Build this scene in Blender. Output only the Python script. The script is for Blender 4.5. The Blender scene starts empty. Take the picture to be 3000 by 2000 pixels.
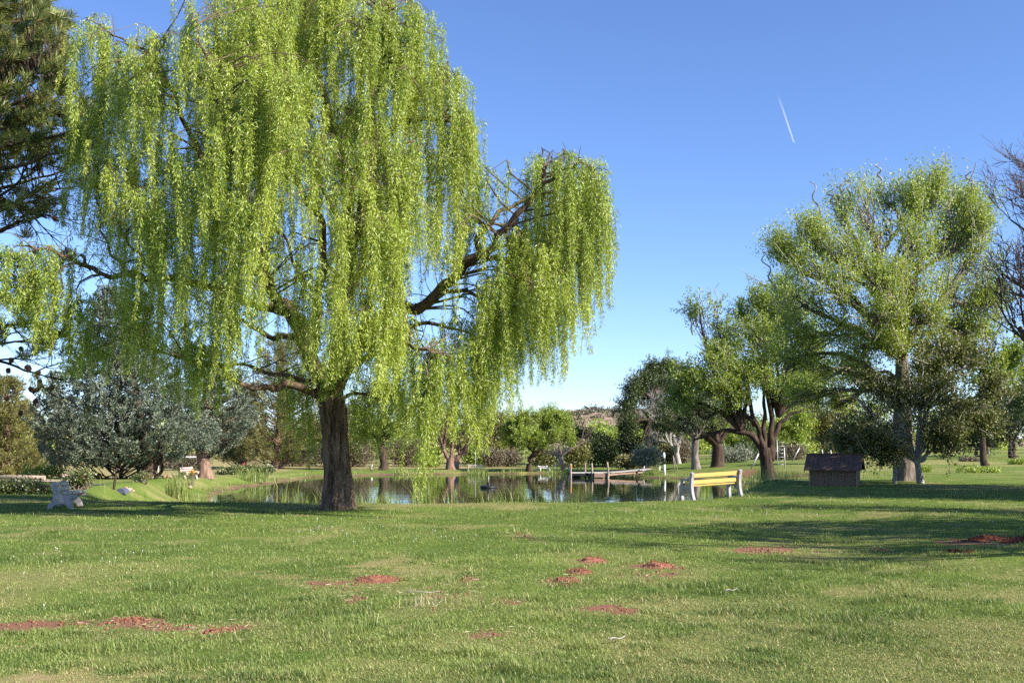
import bpy, math, random
import numpy as np
from mathutils import Vector, Matrix

# ------------------------------------------------------------------ set-up
SC = bpy.context.scene
COL = SC.collection
F = 3229.0
EYE = 1.65
TILT = math.atan(290.0 / F)
CA, SA = math.cos(TILT), math.sin(TILT)
SUN_EL = math.radians(31)
SUN_AZ = math.radians(-27)            # towards the sun: +X turned a little to the camera side
TO_SUN = np.array([math.cos(SUN_EL) * math.cos(SUN_AZ), math.cos(SUN_EL) * math.sin(SUN_AZ), math.sin(SUN_EL)])
WATER = -1.2


def at(px, py, Y):
    """World point at depth Y that the photograph shows at pixel (px, py) of 3000x2000."""
    u = (px - 1500.0) / F
    v = (1000.0 - py) / F
    d = np.array([u, CA - v * SA, SA + v * CA])
    return np.array([0, 0, EYE]) + d * (Y / d[1])


def mpp(Y):
    return Y / F


# ------------------------------------------------------------------ noise
def _h(ix, iy, seed):
    n = (ix.astype(np.int64) * 374761393 + iy.astype(np.int64) * 668265263 + seed * 974634777) & 0xFFFFFFFF
    n = ((n ^ (n >> 13)) * 1274126177) & 0xFFFFFFFF
    n = n ^ (n >> 16)
    return (n & 0xFFFF) / 65535.0


def vnoise(x, y, seed=0):
    x = np.asarray(x, float); y = np.asarray(y, float)
    ix = np.floor(x); iy = np.floor(y)
    fx = x - ix; fy = y - iy
    fx = fx * fx * (3 - 2 * fx); fy = fy * fy * (3 - 2 * fy)
    ix = ix.astype(np.int64); iy = iy.astype(np.int64)
    a = _h(ix, iy, seed); b = _h(ix + 1, iy, seed); c = _h(ix, iy + 1, seed); d = _h(ix + 1, iy + 1, seed)
    return (a * (1 - fx) + b * fx) * (1 - fy) + (c * (1 - fx) + d * fx) * fy


def fbm(x, y, seed=0, oct=4):
    s = 0; a = 0.5; t = 0
    for i in range(oct):
        s = s + a * vnoise(x * 2 ** i, y * 2 ** i, seed + i * 7); t += a; a *= 0.5
    return s / t


def sstep(a, b, x):
    t = np.clip((np.asarray(x, float) - a) / (b - a), 0, 1)
    return t * t * (3 - 2 * t)


def norm(v):
    return v / np.maximum(np.linalg.norm(v, axis=-1, keepdims=True), 1e-9)


# ------------------------------------------------------------------ mesh gathering
class Geo:
    def __init__(self):
        self.V = []; self.n = 0; self.F = {}

    def add(self, V, Fc, mat=0, tint=0.5, smooth=False):
        V = np.asarray(V, float).reshape(-1, 3)
        Fc = np.asarray(Fc, np.int64)
        if len(Fc) == 0: return
        k = Fc.shape[1]; m = len(Fc)
        t = np.broadcast_to(np.asarray(tint, float), (m,))
        self.F.setdefault(k, []).append((Fc + self.n, np.full(m, mat), t, np.full(m, smooth)))
        self.V.append(V); self.n += len(V)

    def poly_prism(self, prof, a, b, mat=0, tint=0.5):
        """prof: list of 3-D points (closed polygon) at side a offset; extruded from vector a to vector b."""
        P = np.asarray(prof, float); n = len(P)
        V = np.vstack([P + a, P + b])
        i = np.arange(n); j = (i + 1) % n
        q = np.stack([i, j, j + n, i + n], 1)
        self.add(V, q, mat, tint)
        self.add(V, [list(i[::-1])], mat, tint)
        self.add(V, [list(i + n)], mat, tint)

    def box(self, c, s, R=None, mat=0, tint=0.5):
        c = np.asarray(c, float); s = np.asarray(s, float) / 2
        V = np.array([[x, y, z] for z in (-1, 1) for y in (-1, 1) for x in (-1, 1)], float) * s
        if R is not None: V = V @ np.asarray(R).T
        self.add(V + c, [[0, 2, 3, 1], [4, 5, 7, 6], [0, 1, 5, 4], [2, 6, 7, 3], [0, 4, 6, 2], [1, 3, 7, 5]], mat, tint)

    def tube(self, pts, rad, sides=8, mat=0, tint=0.5, cap=True):
        pts = np.asarray(pts, float); n = len(pts)
        rad = np.broadcast_to(np.asarray(rad, float), (n,))
        self.tubes(pts[None], rad[None], sides, mat, tint)
        if cap:
            base = self.n - n * sides
            for r in (0, n - 1):
                idx = [base + r * sides + k for k in range(sides)]
                if r == 0: idx = idx[::-1]
                self.F.setdefault(sides, []).append((np.array([idx]), np.array([mat]), np.array([tint if np.isscalar(tint) else 0.5]), np.array([False])))

    def tubes(self, P, R, sides=4, mat=0, tint=0.5):
        """P (M,n,3) paths, R (M,n) radii: many tubes at once."""
        P = np.asarray(P, float); M, n, _ = P.shape
        if M == 0: return
        R = np.broadcast_to(np.asarray(R, float), (M, n))
        T = norm(np.gradient(P, axis=1))
        ref = np.where((np.abs(T[:, :, 2:3]).mean(1, keepdims=True) > 0.8), np.array([1.0, 0.2, 0]), np.array([0.1, 0, 1.0]))
        B1 = norm(np.cross(T, np.broadcast_to(ref, T.shape)))
        B2 = np.cross(T, B1)
        a = np.arange(sides) * 2 * math.pi / sides
        ring = P[:, :, None, :] + R[:, :, None, None] * (B1[:, :, None, :] * np.cos(a)[None, None, :, None] + B2[:, :, None, :] * np.sin(a)[None, None, :, None])
        V = ring.reshape(-1, 3)
        m = np.arange(M)[:, None, None]; i = np.arange(n - 1)[None, :, None]; k = np.arange(sides)[None, None, :]
        k2 = (k + 1) % sides
        b = m * n * sides
        q = np.stack([b + i * sides + k, b + i * sides + k2, b + (i + 1) * sides + k2, b + (i + 1) * sides + k], -1).reshape(-1, 4)
        if not np.isscalar(tint):
            tint = np.repeat(np.asarray(tint), (n - 1) * sides)
        self.add(V, q, mat, tint, True)

    def leaves(self, P, D, L, W, tint, mat=0, rng=None, droop=0.0):
        """rhombic leaf blades, base P (n,3), direction D, length L, width W."""
        n = len(P)
        if n == 0: return
        D = norm(D)
        S = norm(np.cross(D, rng.normal(size=(n, 3))))
        L = np.broadcast_to(L, (n,))[:, None]; W = np.broadcast_to(W, (n,))[:, None]
        N = np.cross(D, S)
        mid = P + D * L * 0.45
        V = np.stack([P, mid + S * W * 0.5 + N * W * 0.12, P + D * L, mid - S * W * 0.5 + N * W * 0.12], 1).reshape(-1, 3)
        q = np.arange(4 * n).reshape(n, 4)
        self.add(V, q, mat, tint)

    def ball(self, c, r, seg=12, rings=8, mat=0, tint=0.5, lump=0.0, seed=0):
        c = np.asarray(c, float); r = np.broadcast_to(np.asarray(r, float), (3,))
        th = np.linspace(0, math.pi, rings + 1); ph = np.arange(seg) * 2 * math.pi / seg
        V = []
        for t in th:
            for p in ph:
                V.append([math.sin(t) * math.cos(p), math.sin(t) * math.sin(p), math.cos(t)])
        V = np.array(V)
        if lump:
            k = 1 + lump * (vnoise(V[:, 0] * 2.1 + 9.3 + seed, V[:, 1] * 2.1 + V[:, 2] * 2.7 + seed, seed) - .5) * 2
            V = V * k[:, None]
        q = [[i * seg + k, (i + 1) * seg + k, (i + 1) * seg + (k + 1) % seg, i * seg + (k + 1) % seg] for i in range(rings) for k in range(seg)]
        self.add(V * r + c, q, mat, tint, True)

    def build(self, name, mats, parent=None, origin=(0, 0, 0), bevel=0.0):
        origin = np.asarray(origin, float)
        V = np.vstack(self.V) - origin
        me = bpy.data.meshes.new(name)
        loops = []; starts = []; mi = []; ti = []; sm = []; off = 0
        for k, lst in self.F.items():
            Fc = np.vstack([a[0] for a in lst]); m = len(Fc)
            loops.append(Fc.ravel()); starts.append(off + np.arange(m) * k); off += m * k
            mi.append(np.concatenate([a[1] for a in lst])); ti.append(np.concatenate([a[2] for a in lst])); sm.append(np.concatenate([a[3] for a in lst]))
        loops = np.concatenate(loops); starts = np.concatenate(starts); mi = np.concatenate(mi); ti = np.concatenate(ti); sm = np.concatenate(sm)
        me.vertices.add(len(V)); me.vertices.foreach_set('co', V.astype(np.float32).ravel())
        me.loops.add(len(loops)); me.loops.foreach_set('vertex_index', loops.astype(np.int32))
        me.polygons.add(len(starts)); me.polygons.foreach_set('loop_start', starts.astype(np.int32))
        me.polygons.foreach_set('material_index', mi.astype(np.int32))
        me.polygons.foreach_set('use_smooth', sm.astype(bool))
        at_ = me.attributes.new('tint', 'FLOAT', 'FACE'); at_.data.foreach_set('value', ti.astype(np.float32))
        for m in (mats if isinstance(mats, (list, tuple)) else [mats]): me.materials.append(m)
        me.update(calc_edges=True)
        o = bpy.data.objects.new(name, me); COL.objects.link(o)
        if parent is not None: o.parent = parent
        else: o.location = origin
        if bevel:
            b = o.modifiers.new('soften', 'BEVEL'); b.width = bevel; b.segments = 2; b.limit_method = 'ANGLE'
        return o


def tag(o, label=None, cat=None, group=None, kind=None):
    if label: o['label'] = label
    if cat: o['category'] = cat
    if group: o['group'] = group
    if kind: o['kind'] = kind
    return o


def thing(name, label, cat, loc, group=None, rz=0.0):
    o = bpy.data.objects.new(name, None); COL.objects.link(o)
    o.location = loc; o.rotation_euler = (0, 0, rz); o.empty_display_size = 0.2
    return tag(o, label, cat, group)


def dup(root, loc, rz, label, group=None, scale=None):
    r = root.copy(); COL.objects.link(r); r.location = loc; r.rotation_euler = (0, 0, rz)
    r['label'] = label
    if scale is not None: r.scale = (scale, scale, scale)
    if group: r['group'] = group
    for ch in list(root.children):
        c = ch.copy(); COL.objects.link(c); c.parent = r
        for g in list(ch.children):
            d = g.copy(); COL.objects.link(d); d.parent = c
    return r


# ------------------------------------------------------------------ materials
def new_mat(name):
    m = bpy.data.materials.new(name); m.use_nodes = True
    nt = m.node_tree; nt.nodes.clear()
    return m, nt, nt.nodes, nt.links


def nd(nt, typ, **kw):
    n = nt.nodes.new(typ)
    for k, v in kw.items():
        if k == 'inp':
            for a, b in v.items(): n.inputs[a].default_value = b
        else: setattr(n, k, v)
    return n


def rgb(c): return (c[0], c[1], c[2], 1.0)


def mat_leaf(name, c1, c2, trans=0.4, gloss=0.04, rough=0.45, c3=None):
    m, nt, N, L = new_mat(name)
    a = nd(nt, 'ShaderNodeAttribute', attribute_name='tint')
    r = nd(nt, 'ShaderNodeValToRGB')
    r.color_ramp.elements[0].color = rgb(c1); r.color_ramp.elements[1].color = rgb(c2)
    if c3 is not None:
        e = r.color_ramp.elements.new(0.9); e.color = rgb(c2); r.color_ramp.elements[-1].color = rgb(c3)
    L.new(a.outputs['Fac'], r.inputs['Fac'])
    d = nd(nt, 'ShaderNodeBsdfDiffuse'); t = nd(nt, 'ShaderNodeBsdfTranslucent')
    L.new(r.outputs['Color'], d.inputs['Color'])
    hs = nd(nt, 'ShaderNodeHueSaturation', inp={'Hue': 0.49, 'Saturation': 1.1, 'Value': 1.1})
    L.new(r.outputs['Color'], hs.inputs['Color']); L.new(hs.outputs['Color'], t.inputs['Color'])
    mx = nd(nt, 'ShaderNodeMixShader', inp={0: trans}); L.new(d.outputs[0], mx.inputs[1]); L.new(t.outputs[0], mx.inputs[2])
    g = nd(nt, 'ShaderNodeBsdfGlossy', inp={'Roughness': rough, 'Color': (1, 1, 1, 1)})
    mg = nd(nt, 'ShaderNodeMixShader', inp={0: gloss}); L.new(mx.outputs[0], mg.inputs[1]); L.new(g.outputs[0], mg.inputs[2])
    o = nd(nt, 'ShaderNodeOutputMaterial'); L.new(mg.outputs[0], o.inputs[0])
    return m


def mat_bark(name, c1, c2, scale=6.0, zs=0.15, bump=0.6, dist=0.03, rough=0.9):
    m, nt, N, L = new_mat(name)
    tc = nd(nt, 'ShaderNodeTexCoord')
    mp = nd(nt, 'ShaderNodeMapping', inp={'Scale': (1, 1, zs)})
    L.new(tc.outputs['Object'], mp.inputs['Vector'])
    n1 = nd(nt, 'ShaderNodeTexNoise', inp={'Scale': scale, 'Detail': 7, 'Roughness': 0.65, 'Distortion': 0.6}); L.new(mp.outputs[0], n1.inputs['Vector'])
    r = nd(nt, 'ShaderNodeValToRGB'); r.color_ramp.elements[0].position = 0.32; r.color_ramp.elements[1].position = 0.68
    r.color_ramp.elements[0].color = rgb(c1); r.color_ramp.elements[1].color = rgb(c2)
    L.new(n1.outputs['Fac'], r.inputs['Fac'])
    b = nd(nt, 'ShaderNodeBump', inp={'Strength': bump, 'Distance': dist}); L.new(n1.outputs['Fac'], b.inputs['Height'])
    p = nd(nt, 'ShaderNodeBsdfPrincipled', inp={'Roughness': rough, 'Specular IOR Level': 0.15})
    L.new(r.outputs['Color'], p.inputs['Base Color']); L.new(b.outputs[0], p.inputs['Normal'])
    o = nd(nt, 'ShaderNodeOutputMaterial'); L.new(p.outputs[0], o.inputs[0])
    return m


def mat_plain(name, c, rough=0.7, var=0.25, scale=8.0, bump=0.15, stretch=(1, 1, 1), c2=None, spec=0.3, metal=0.0):
    m, nt, N, L = new_mat(name)
    tc = nd(nt, 'ShaderNodeTexCoord')
    mp = nd(nt, 'ShaderNodeMapping', inp={'Scale': stretch}); L.new(tc.outputs['Object'], mp.inputs['Vector'])
    n1 = nd(nt, 'ShaderNodeTexNoise', inp={'Scale': scale, 'Detail': 6, 'Roughness': 0.6}); L.new(mp.outputs[0], n1.inputs['Vector'])
    r = nd(nt, 'ShaderNodeValToRGB')
    c = np.array(c)
    lo = c * (1 - var) if c2 is None else np.array(c2)
    r.color_ramp.elements[0].position = 0.3; r.color_ramp.elements[1].position = 0.7
    r.color_ramp.elements[0].color = rgb(lo); r.color_ramp.elements[1].color = rgb(np.minimum(c * (1 + var * .5), 1))
    L.new(n1.outputs['Fac'], r.inputs['Fac'])
    b = nd(nt, 'ShaderNodeBump', inp={'Strength': bump, 'Distance': 0.02}); L.new(n1.outputs['Fac'], b.inputs['Height'])
    p = nd(nt, 'ShaderNodeBsdfPrincipled', inp={'Roughness': rough, 'Specular IOR Level': spec, 'Metallic': metal})
    L.new(r.outputs['Color'], p.inputs['Base Color']); L.new(b.outputs[0], p.inputs['Normal'])
    o = nd(nt, 'ShaderNodeOutputMaterial'); L.new(p.outputs[0], o.inputs[0])
    return m


M = {}
M['willow_leaf'] = mat_leaf('willow_leaf', (0.19, 0.29, 0.026), (0.52, 0.59, 0.08), trans=0.38, gloss=0.05)
M['willow_bark'] = mat_bark('willow_bark', (0.032, 0.02, 0.014), (0.31, 0.205, 0.15), 7.0, 0.14, 1.0, 0.06)
M['willow_twig'] = mat_bark('willow_twig', (0.06, 0.045, 0.03), (0.22, 0.16, 0.10), 5.0, 0.6, 0.3)
M['limb_bark'] = mat_bark('limb_bark', (0.03, 0.02, 0.015), (0.19, 0.13, 0.095), 7.0, 0.4, 0.6)
M['grey_bark'] = mat_bark('grey_bark', (0.05, 0.04, 0.035), (0.30, 0.25, 0.21), 6.0, 0.25, 0.7)
M['pale_bark'] = mat_bark('pale_bark', (0.18, 0.16, 0.14), (0.5, 0.46, 0.42), 7.0, 0.5, 0.4)
M['dark_bark'] = mat_bark('dark_bark', (0.02, 0.014, 0.01), (0.11, 0.075, 0.055), 6.0, 0.25, 0.7)
M['red_bark'] = mat_bark('red_bark', (0.07, 0.04, 0.03), (0.34, 0.22, 0.16), 7.0, 0.18, 0.8)
M['bare_twig'] = mat_bark('bare_twig', (0.07, 0.05, 0.045), (0.20, 0.15, 0.13), 4.0, 0.7, 0.2)
M['grey_twig'] = mat_bark('grey_twig', (0.2, 0.18, 0.16), (0.45, 0.41, 0.37), 4.0, 0.7, 0.2)
M['curl_leaf'] = mat_leaf('curl_leaf', (0.19, 0.28, 0.036), (0.54, 0.62, 0.12), trans=0.42)
M['mid_leaf'] = mat_leaf('mid_leaf', (0.145, 0.22, 0.03), (0.44, 0.52, 0.095), trans=0.4)
M['bright_leaf'] = mat_leaf('bright_leaf', (0.19, 0.28, 0.035), (0.42, 0.50, 0.085), trans=0.42)
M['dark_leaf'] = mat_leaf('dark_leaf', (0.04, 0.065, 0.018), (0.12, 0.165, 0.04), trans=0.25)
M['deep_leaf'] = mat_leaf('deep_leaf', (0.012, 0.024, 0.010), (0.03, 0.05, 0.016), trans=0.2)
M['pear_leaf'] = mat_leaf('pear_leaf', (0.06, 0.09, 0.022), (0.26, 0.265, 0.07), trans=0.25, gloss=0.035, rough=0.45)
M['olive_leaf'] = mat_leaf('olive_leaf', (0.11, 0.115, 0.035), (0.30, 0.28, 0.085), trans=0.3)
M['sage_leaf'] = mat_leaf('sage_leaf', (0.16, 0.18, 0.12), (0.36, 0.38, 0.28), trans=0.25)
M['brush_leaf'] = mat_leaf('brush_leaf', (0.10, 0.085, 0.05), (0.24, 0.19, 0.115), trans=0.25)
M['juniper_leaf'] = mat_leaf('juniper_leaf', (0.065, 0.095, 0.068), (0.26, 0.30, 0.21), trans=0.2, gloss=0.03, c3=(0.26, 0.22, 0.13))
M['pine_leaf'] = mat_leaf('pine_leaf', (0.09, 0.12, 0.03), (0.27, 0.31, 0.085), trans=0.3, c3=(0.34, 0.19, 0.06))
M['rose_leaf'] = mat_leaf('rose_leaf', (0.05, 0.09, 0.015), (0.24, 0.26, 0.055), trans=0.3, gloss=0.08)
M['rose_flower'] = mat_leaf('rose_flower', (0.55, 0.04, 0.12), (0.7, 0.25, 0.3), trans=0.3)
M['yellow_flower'] = mat_leaf('yellow_flower', (0.6, 0.3, 0.02), (0.7, 0.45, 0.05), trans=0.3)
M['grass'] = mat_leaf('grass_blades', (0.09, 0.15, 0.034), (0.28, 0.34, 0.09), trans=0.35, gloss=0.02, rough=0.45, c3=(0.52, 0.44, 0.22))
M['reed'] = mat_leaf('reed_blades', (0.12, 0.20, 0.035), (0.32, 0.38, 0.09), trans=0.35, gloss=0.04, c3=(0.55, 0.48, 0.27))
M['clover'] = mat_leaf('clover_white', (0.6, 0.58, 0.55), (0.8, 0.78, 0.76), trans=0.2)
M['straw'] = mat_leaf('straw', (0.45, 0.38, 0.22), (0.65, 0.58, 0.4), trans=0.2)
M['concrete'] = mat_plain('concrete', (0.42, 0.37, 0.35), 0.85, 0.3, 9.0, 0.3)
M['pinkconc'] = mat_plain('pink_concrete', (0.50, 0.38, 0.34), 0.85, 0.3, 9.0, 0.3)
M['white_conc'] = mat_plain('white_concrete', (0.72, 0.68, 0.64), 0.8, 0.15, 9.0, 0.2)
M['pale_slat'] = mat_plain('pale_slat', (0.55, 0.47, 0.38), 0.7, 0.2, 7.0, 0.2)
M['yellow_slat'] = mat_plain('yellow_slat', (0.64, 0.40, 0.12), 0.6, 0.3, 3.0, 0.25, (0.6, 9, 9))
M['grey_post'] = mat_plain('grey_post', (0.36, 0.34, 0.35), 0.75, 0.2, 9.0, 0.2)
M['brown_slat'] = mat_plain('brown_slat', (0.12, 0.085, 0.06), 0.7, 0.3, 6.0, 0.2)
M['wood'] = mat_plain('weathered_wood', (0.36, 0.28, 0.22), 0.85, 0.4, 6.0, 0.4, (1, 1, 0.3))
M['deck'] = mat_plain('deck_wood', (0.62, 0.56, 0.5), 0.8, 0.25, 5.0, 0.3)
M['fascia'] = mat_plain('dock_fascia', (0.34, 0.22, 0.16), 0.85, 0.4, 4.0, 0.4, (0.4, 0.4, 6))
M['rope'] = mat_plain('orange_rope', (0.7, 0.3, 0.03), 0.7)
M['black'] = mat_plain('black_rubber', (0.02, 0.02, 0.022), 0.5)
M['shingle'] = mat_plain('shingle', (0.125, 0.08, 0.064), 0.9, 0.35, 14.0, 0.5)
M['siding'] = mat_plain('siding', (0.21, 0.145, 0.10), 0.85, 0.3, 4.0, 0.2, (6, 6, 0.4))
M['trim'] = mat_plain('trim', (0.42, 0.27, 0.21), 0.8, 0.2)
M['white'] = mat_plain('white_paint', (0.78, 0.76, 0.74), 0.6, 0.08)
M['metal'] = mat_plain('galvanised', (0.5, 0.48, 0.47), 0.45, 0.15, 6, 0.1, metal=0.3)
M['rust'] = mat_plain('orange_paint', (0.6, 0.12, 0.04), 0.6)
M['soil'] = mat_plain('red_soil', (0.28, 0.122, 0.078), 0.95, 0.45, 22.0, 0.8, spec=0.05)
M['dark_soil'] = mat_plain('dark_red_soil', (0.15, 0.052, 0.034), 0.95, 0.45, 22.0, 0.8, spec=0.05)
M['stone'] = mat_plain('stone', (0.42, 0.34, 0.28), 0.9, 0.35, 5.0, 0.6)
M['redstone'] = mat_plain('red_stone', (0.45, 0.26, 0.19), 0.9, 0.35, 5.0, 0.6)
M['asphalt'] = mat_plain('asphalt', (0.10, 0.095, 0.105), 0.9, 0.2, 30.0, 0.3)
M['bluegrey'] = mat_plain('blue_grey_metal', (0.09, 0.10, 0.16), 0.5, 0.2)
M['cone'] = mat_plain('cone', (0.15, 0.07, 0.045), 0.8, 0.5, 40.0, 0.8)

# ------------------------------------------------------------------ terrain
POND = np.array([(-11.2, 45.5), (-13.9, 51), (-15.8, 57), (-16.3, 65), (-15.9, 77), (-15.2, 87), (-11.4, 92), (-6, 94), (-1.4, 95.5), (2.9, 96), (8.0, 95),
                 (10.4, 92), (9.9, 87.5), (12.6, 84), (15.2, 78), (15.6, 68), (13.2, 57), (9.0, 47.5), (4.5, 43), (0, 42), (-6.5, 42), (-10, 43)])


def pond_sd(x, y):
    x = np.asarray(x, float); y = np.asarray(y, float)
    d = np.full(x.shape, 1e9); inside = np.zeros(x.shape, bool)
    n = len(POND)
    for i in range(n):
        a = POND[i]; b = POND[(i + 1) % n]
        ab = b - a
        t = np.clip(((x - a[0]) * ab[0] + (y - a[1]) * ab[1]) / (ab @ ab), 0, 1)
        d = np.minimum(d, np.hypot(x - a[0] - t * ab[0], y - a[1] - t * ab[1]))
        c = ((a[1] > y) != (b[1] > y)) & (x < (b[0] - a[0]) * (y - a[1]) / (b[1] - a[1] + 1e-12) + a[0])
        inside ^= c
    return np.where(inside, -d, d)


def gz(x, y):
    x = np.asarray(x, float); y = np.asarray(y, float)
    sd = pond_sd(x, y) + (vnoise(x * .45, y * .45, 31) - .5) * 1.2 * sstep(20, 40, y)
    base = -0.9 * (sstep(55, 92, y) * sstep(-12, -9, x) + sstep(36, 92, y) * sstep(-9, -12, x)) * sstep(24, 6, x) - 0.25 * sstep(45, 70, y) * sstep(2, 14, x)
    base = base + 0.12 * sstep(4, 9, x) * sstep(55, 40, y)
    base = base + 0.05 * (fbm(x * .22, y * .22, 3, 3) - .5) * 2 * sstep(3, 10, y) + (0.35 * fbm(x * .02, y * .02, 8, 2)) * sstep(120, 260, y)
    base = base + 0.012 * (fbm(x * 1.7, y * 1.7, 5, 2) - .5) * sstep(60, 30, y)
    near = sstep(60, 45, y) * sstep(10.5, 5, x) * sstep(-16.5, -11.5, x)
    w = 13.5 * near + (2.2 + 2.0 * vnoise(x * .1, y * .1, 4)) * (1 - near)
    s = sstep(0, 1, np.clip(sd, 0, None) / w)
    z = WATER + (base - WATER) * s
    lip = WATER + 0.16 * sstep(0, 0.5, sd)
    z = np.where(sd > 0, np.maximum(z, lip), WATER - 0.05 + 0.5 * np.clip(sd, -1.6, 0))
    return z


def g1(x, y):
    return float(gz(np.array([x]), np.array([y]))[0])


def ground_at(px, py, ymin=5.0, ymax=320.0):
    """first ground point under pixel"""
    Ys = np.geomspace(ymin, ymax, 4000)
    u = (px - 1500.0) / F; v = (1000.0 - py) / F
    d1 = CA - v * SA
    X = u / d1 * Ys; Z = EYE + (SA + v * CA) / d1 * Ys
    below = np.nonzero(Z <= gz(X, Ys))[0]
    i = below[0] if len(below) else len(Ys) - 1
    return np.array([X[i], Ys[i], g1(X[i], Ys[i])])


def gp(px, Y):
    """ground point under column px at depth Y"""
    x = (px - 1500.0) / F * Y * 1.0
    return np.array([x, Y, g1(x, Y)])


# soil and straw patches: pixel centre, half width, half height in pixels, strength
SOIL = [(1000, 1710, 95, 10, 1), (1110, 1700, 50, 9, .9), (95, 1832, 110, 11, .95), (360, 1822, 90, 13, .95), (480, 1836, 60, 6, .6), (230, 1828, 60, 6, .75), (440, 1832, 45, 5, .7), (555, 1843, 40, 5, .7), (610, 1848, 60, 9, .75), (690, 1838, 50, 8, .65),
        (1035, 1755, 45, 10, .6), (1375, 1700, 45, 8, .7), (1320, 1748, 95, 11, .6), (1430, 1856, 45, 10, .7), (1535, 1571, 28, 5, .8),
        (1920, 1682, 65, 10, .8), (1930, 1662, 75, 14, .6), (1800, 1788, 75, 9, .95), (2250, 1612, 85, 9, .9), (2590, 1612, 25, 5, .6), (2900, 1588, 95, 9, .8), (1735, 1645, 50, 14, .5),
        (1470, 1760, 60, 8, .4), (2600, 1745, 40, 6, .3), (1700, 1680, 40, 10, .4), (1660, 1705, 60, 10, .5)]
DRY = [(1130, 1650, 130, 18, .8), (1280, 1675, 110, 12, .7), (80, 1985, 330, 26, 1), (1900, 1900, 420, 80, .55), (2250, 1960, 500, 60, .45), (2950, 1745, 110, 30, .6),
       (640, 1850, 160, 40, .5), (1480, 1880, 240, 50, .4), (1000, 1980, 300, 40, .35), (2050, 1800, 260, 50, .3), (1260, 1760, 120, 30, .6), (300, 1850, 330, 30, .45), (1120, 1715, 180, 30, .5), (2980, 1690, 60, 30, .4)]


def world_patch(lst):
    out = []
    for px, py, hw, hh, s in lst:
        c = ground_at(px, py)
        n = ground_at(px, py + hh); f = ground_at(px, py - hh)
        out.append((c[0], c[1], hw * mpp(c[1]), max(0.12, (f[1] - n[1]) / 2), s))
    return out


SOILW = world_patch(SOIL)
BAREW = world_patch([(70, 1990, 300, 17, 1), (1130, 1650, 70, 8, .6), (1280, 1675, 60, 6, .5)])
DRYW = world_patch(DRY + [(a, b, c * 1.7, d * 2.0, e * .55) for a, b, c, d, e in SOIL])


def patch_val(lst, x, y, seed, sharp=0.35):
    v = np.zeros(np.shape(x))
    wob = (fbm(x * 1.9, y * 1.3, seed, 3) - .5) * 2.4 + (fbm(x * 6.1, y * 5.1, seed + 40, 4) - .5) * 3.0 + .15
    for cx, cy, rx, ry, s in lst:
        r = np.hypot((x - cx) / rx, (y - cy) / ry) + wob
        v = np.maximum(v, s * sstep(1 + sharp, 1 - sharp, r))
    return v


def dry_val(x, y):
    v = patch_val(DRYW, x, y, 61, 0.6)
    v = np.maximum(v, 0.62 * sstep(.55, .8, fbm(x * .35 + 4, y * .35, 71, 3)))
    v = np.maximum(v, 0.5 * sstep(.6, .75, fbm(x * 1.1, y * 1.1, 72, 3)))
    sd = pond_sd(x, y)
    far = np.maximum(sstep(97, 101, y) * sstep(5, -3, x), sstep(57, 64, y) * sstep(-17, -21, x))
    far = np.maximum(far, sstep(44, 47, y) * sstep(-20, -22, x) * .8)
    far = np.maximum(far, 0.6 * sstep(44, 50, y) * sstep(9, 15, x) * sstep(.40, .62, fbm(x * .12, y * .05, 73, 3)))
    v = np.maximum(v, far)
    return np.clip(v, 0, 1)


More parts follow.
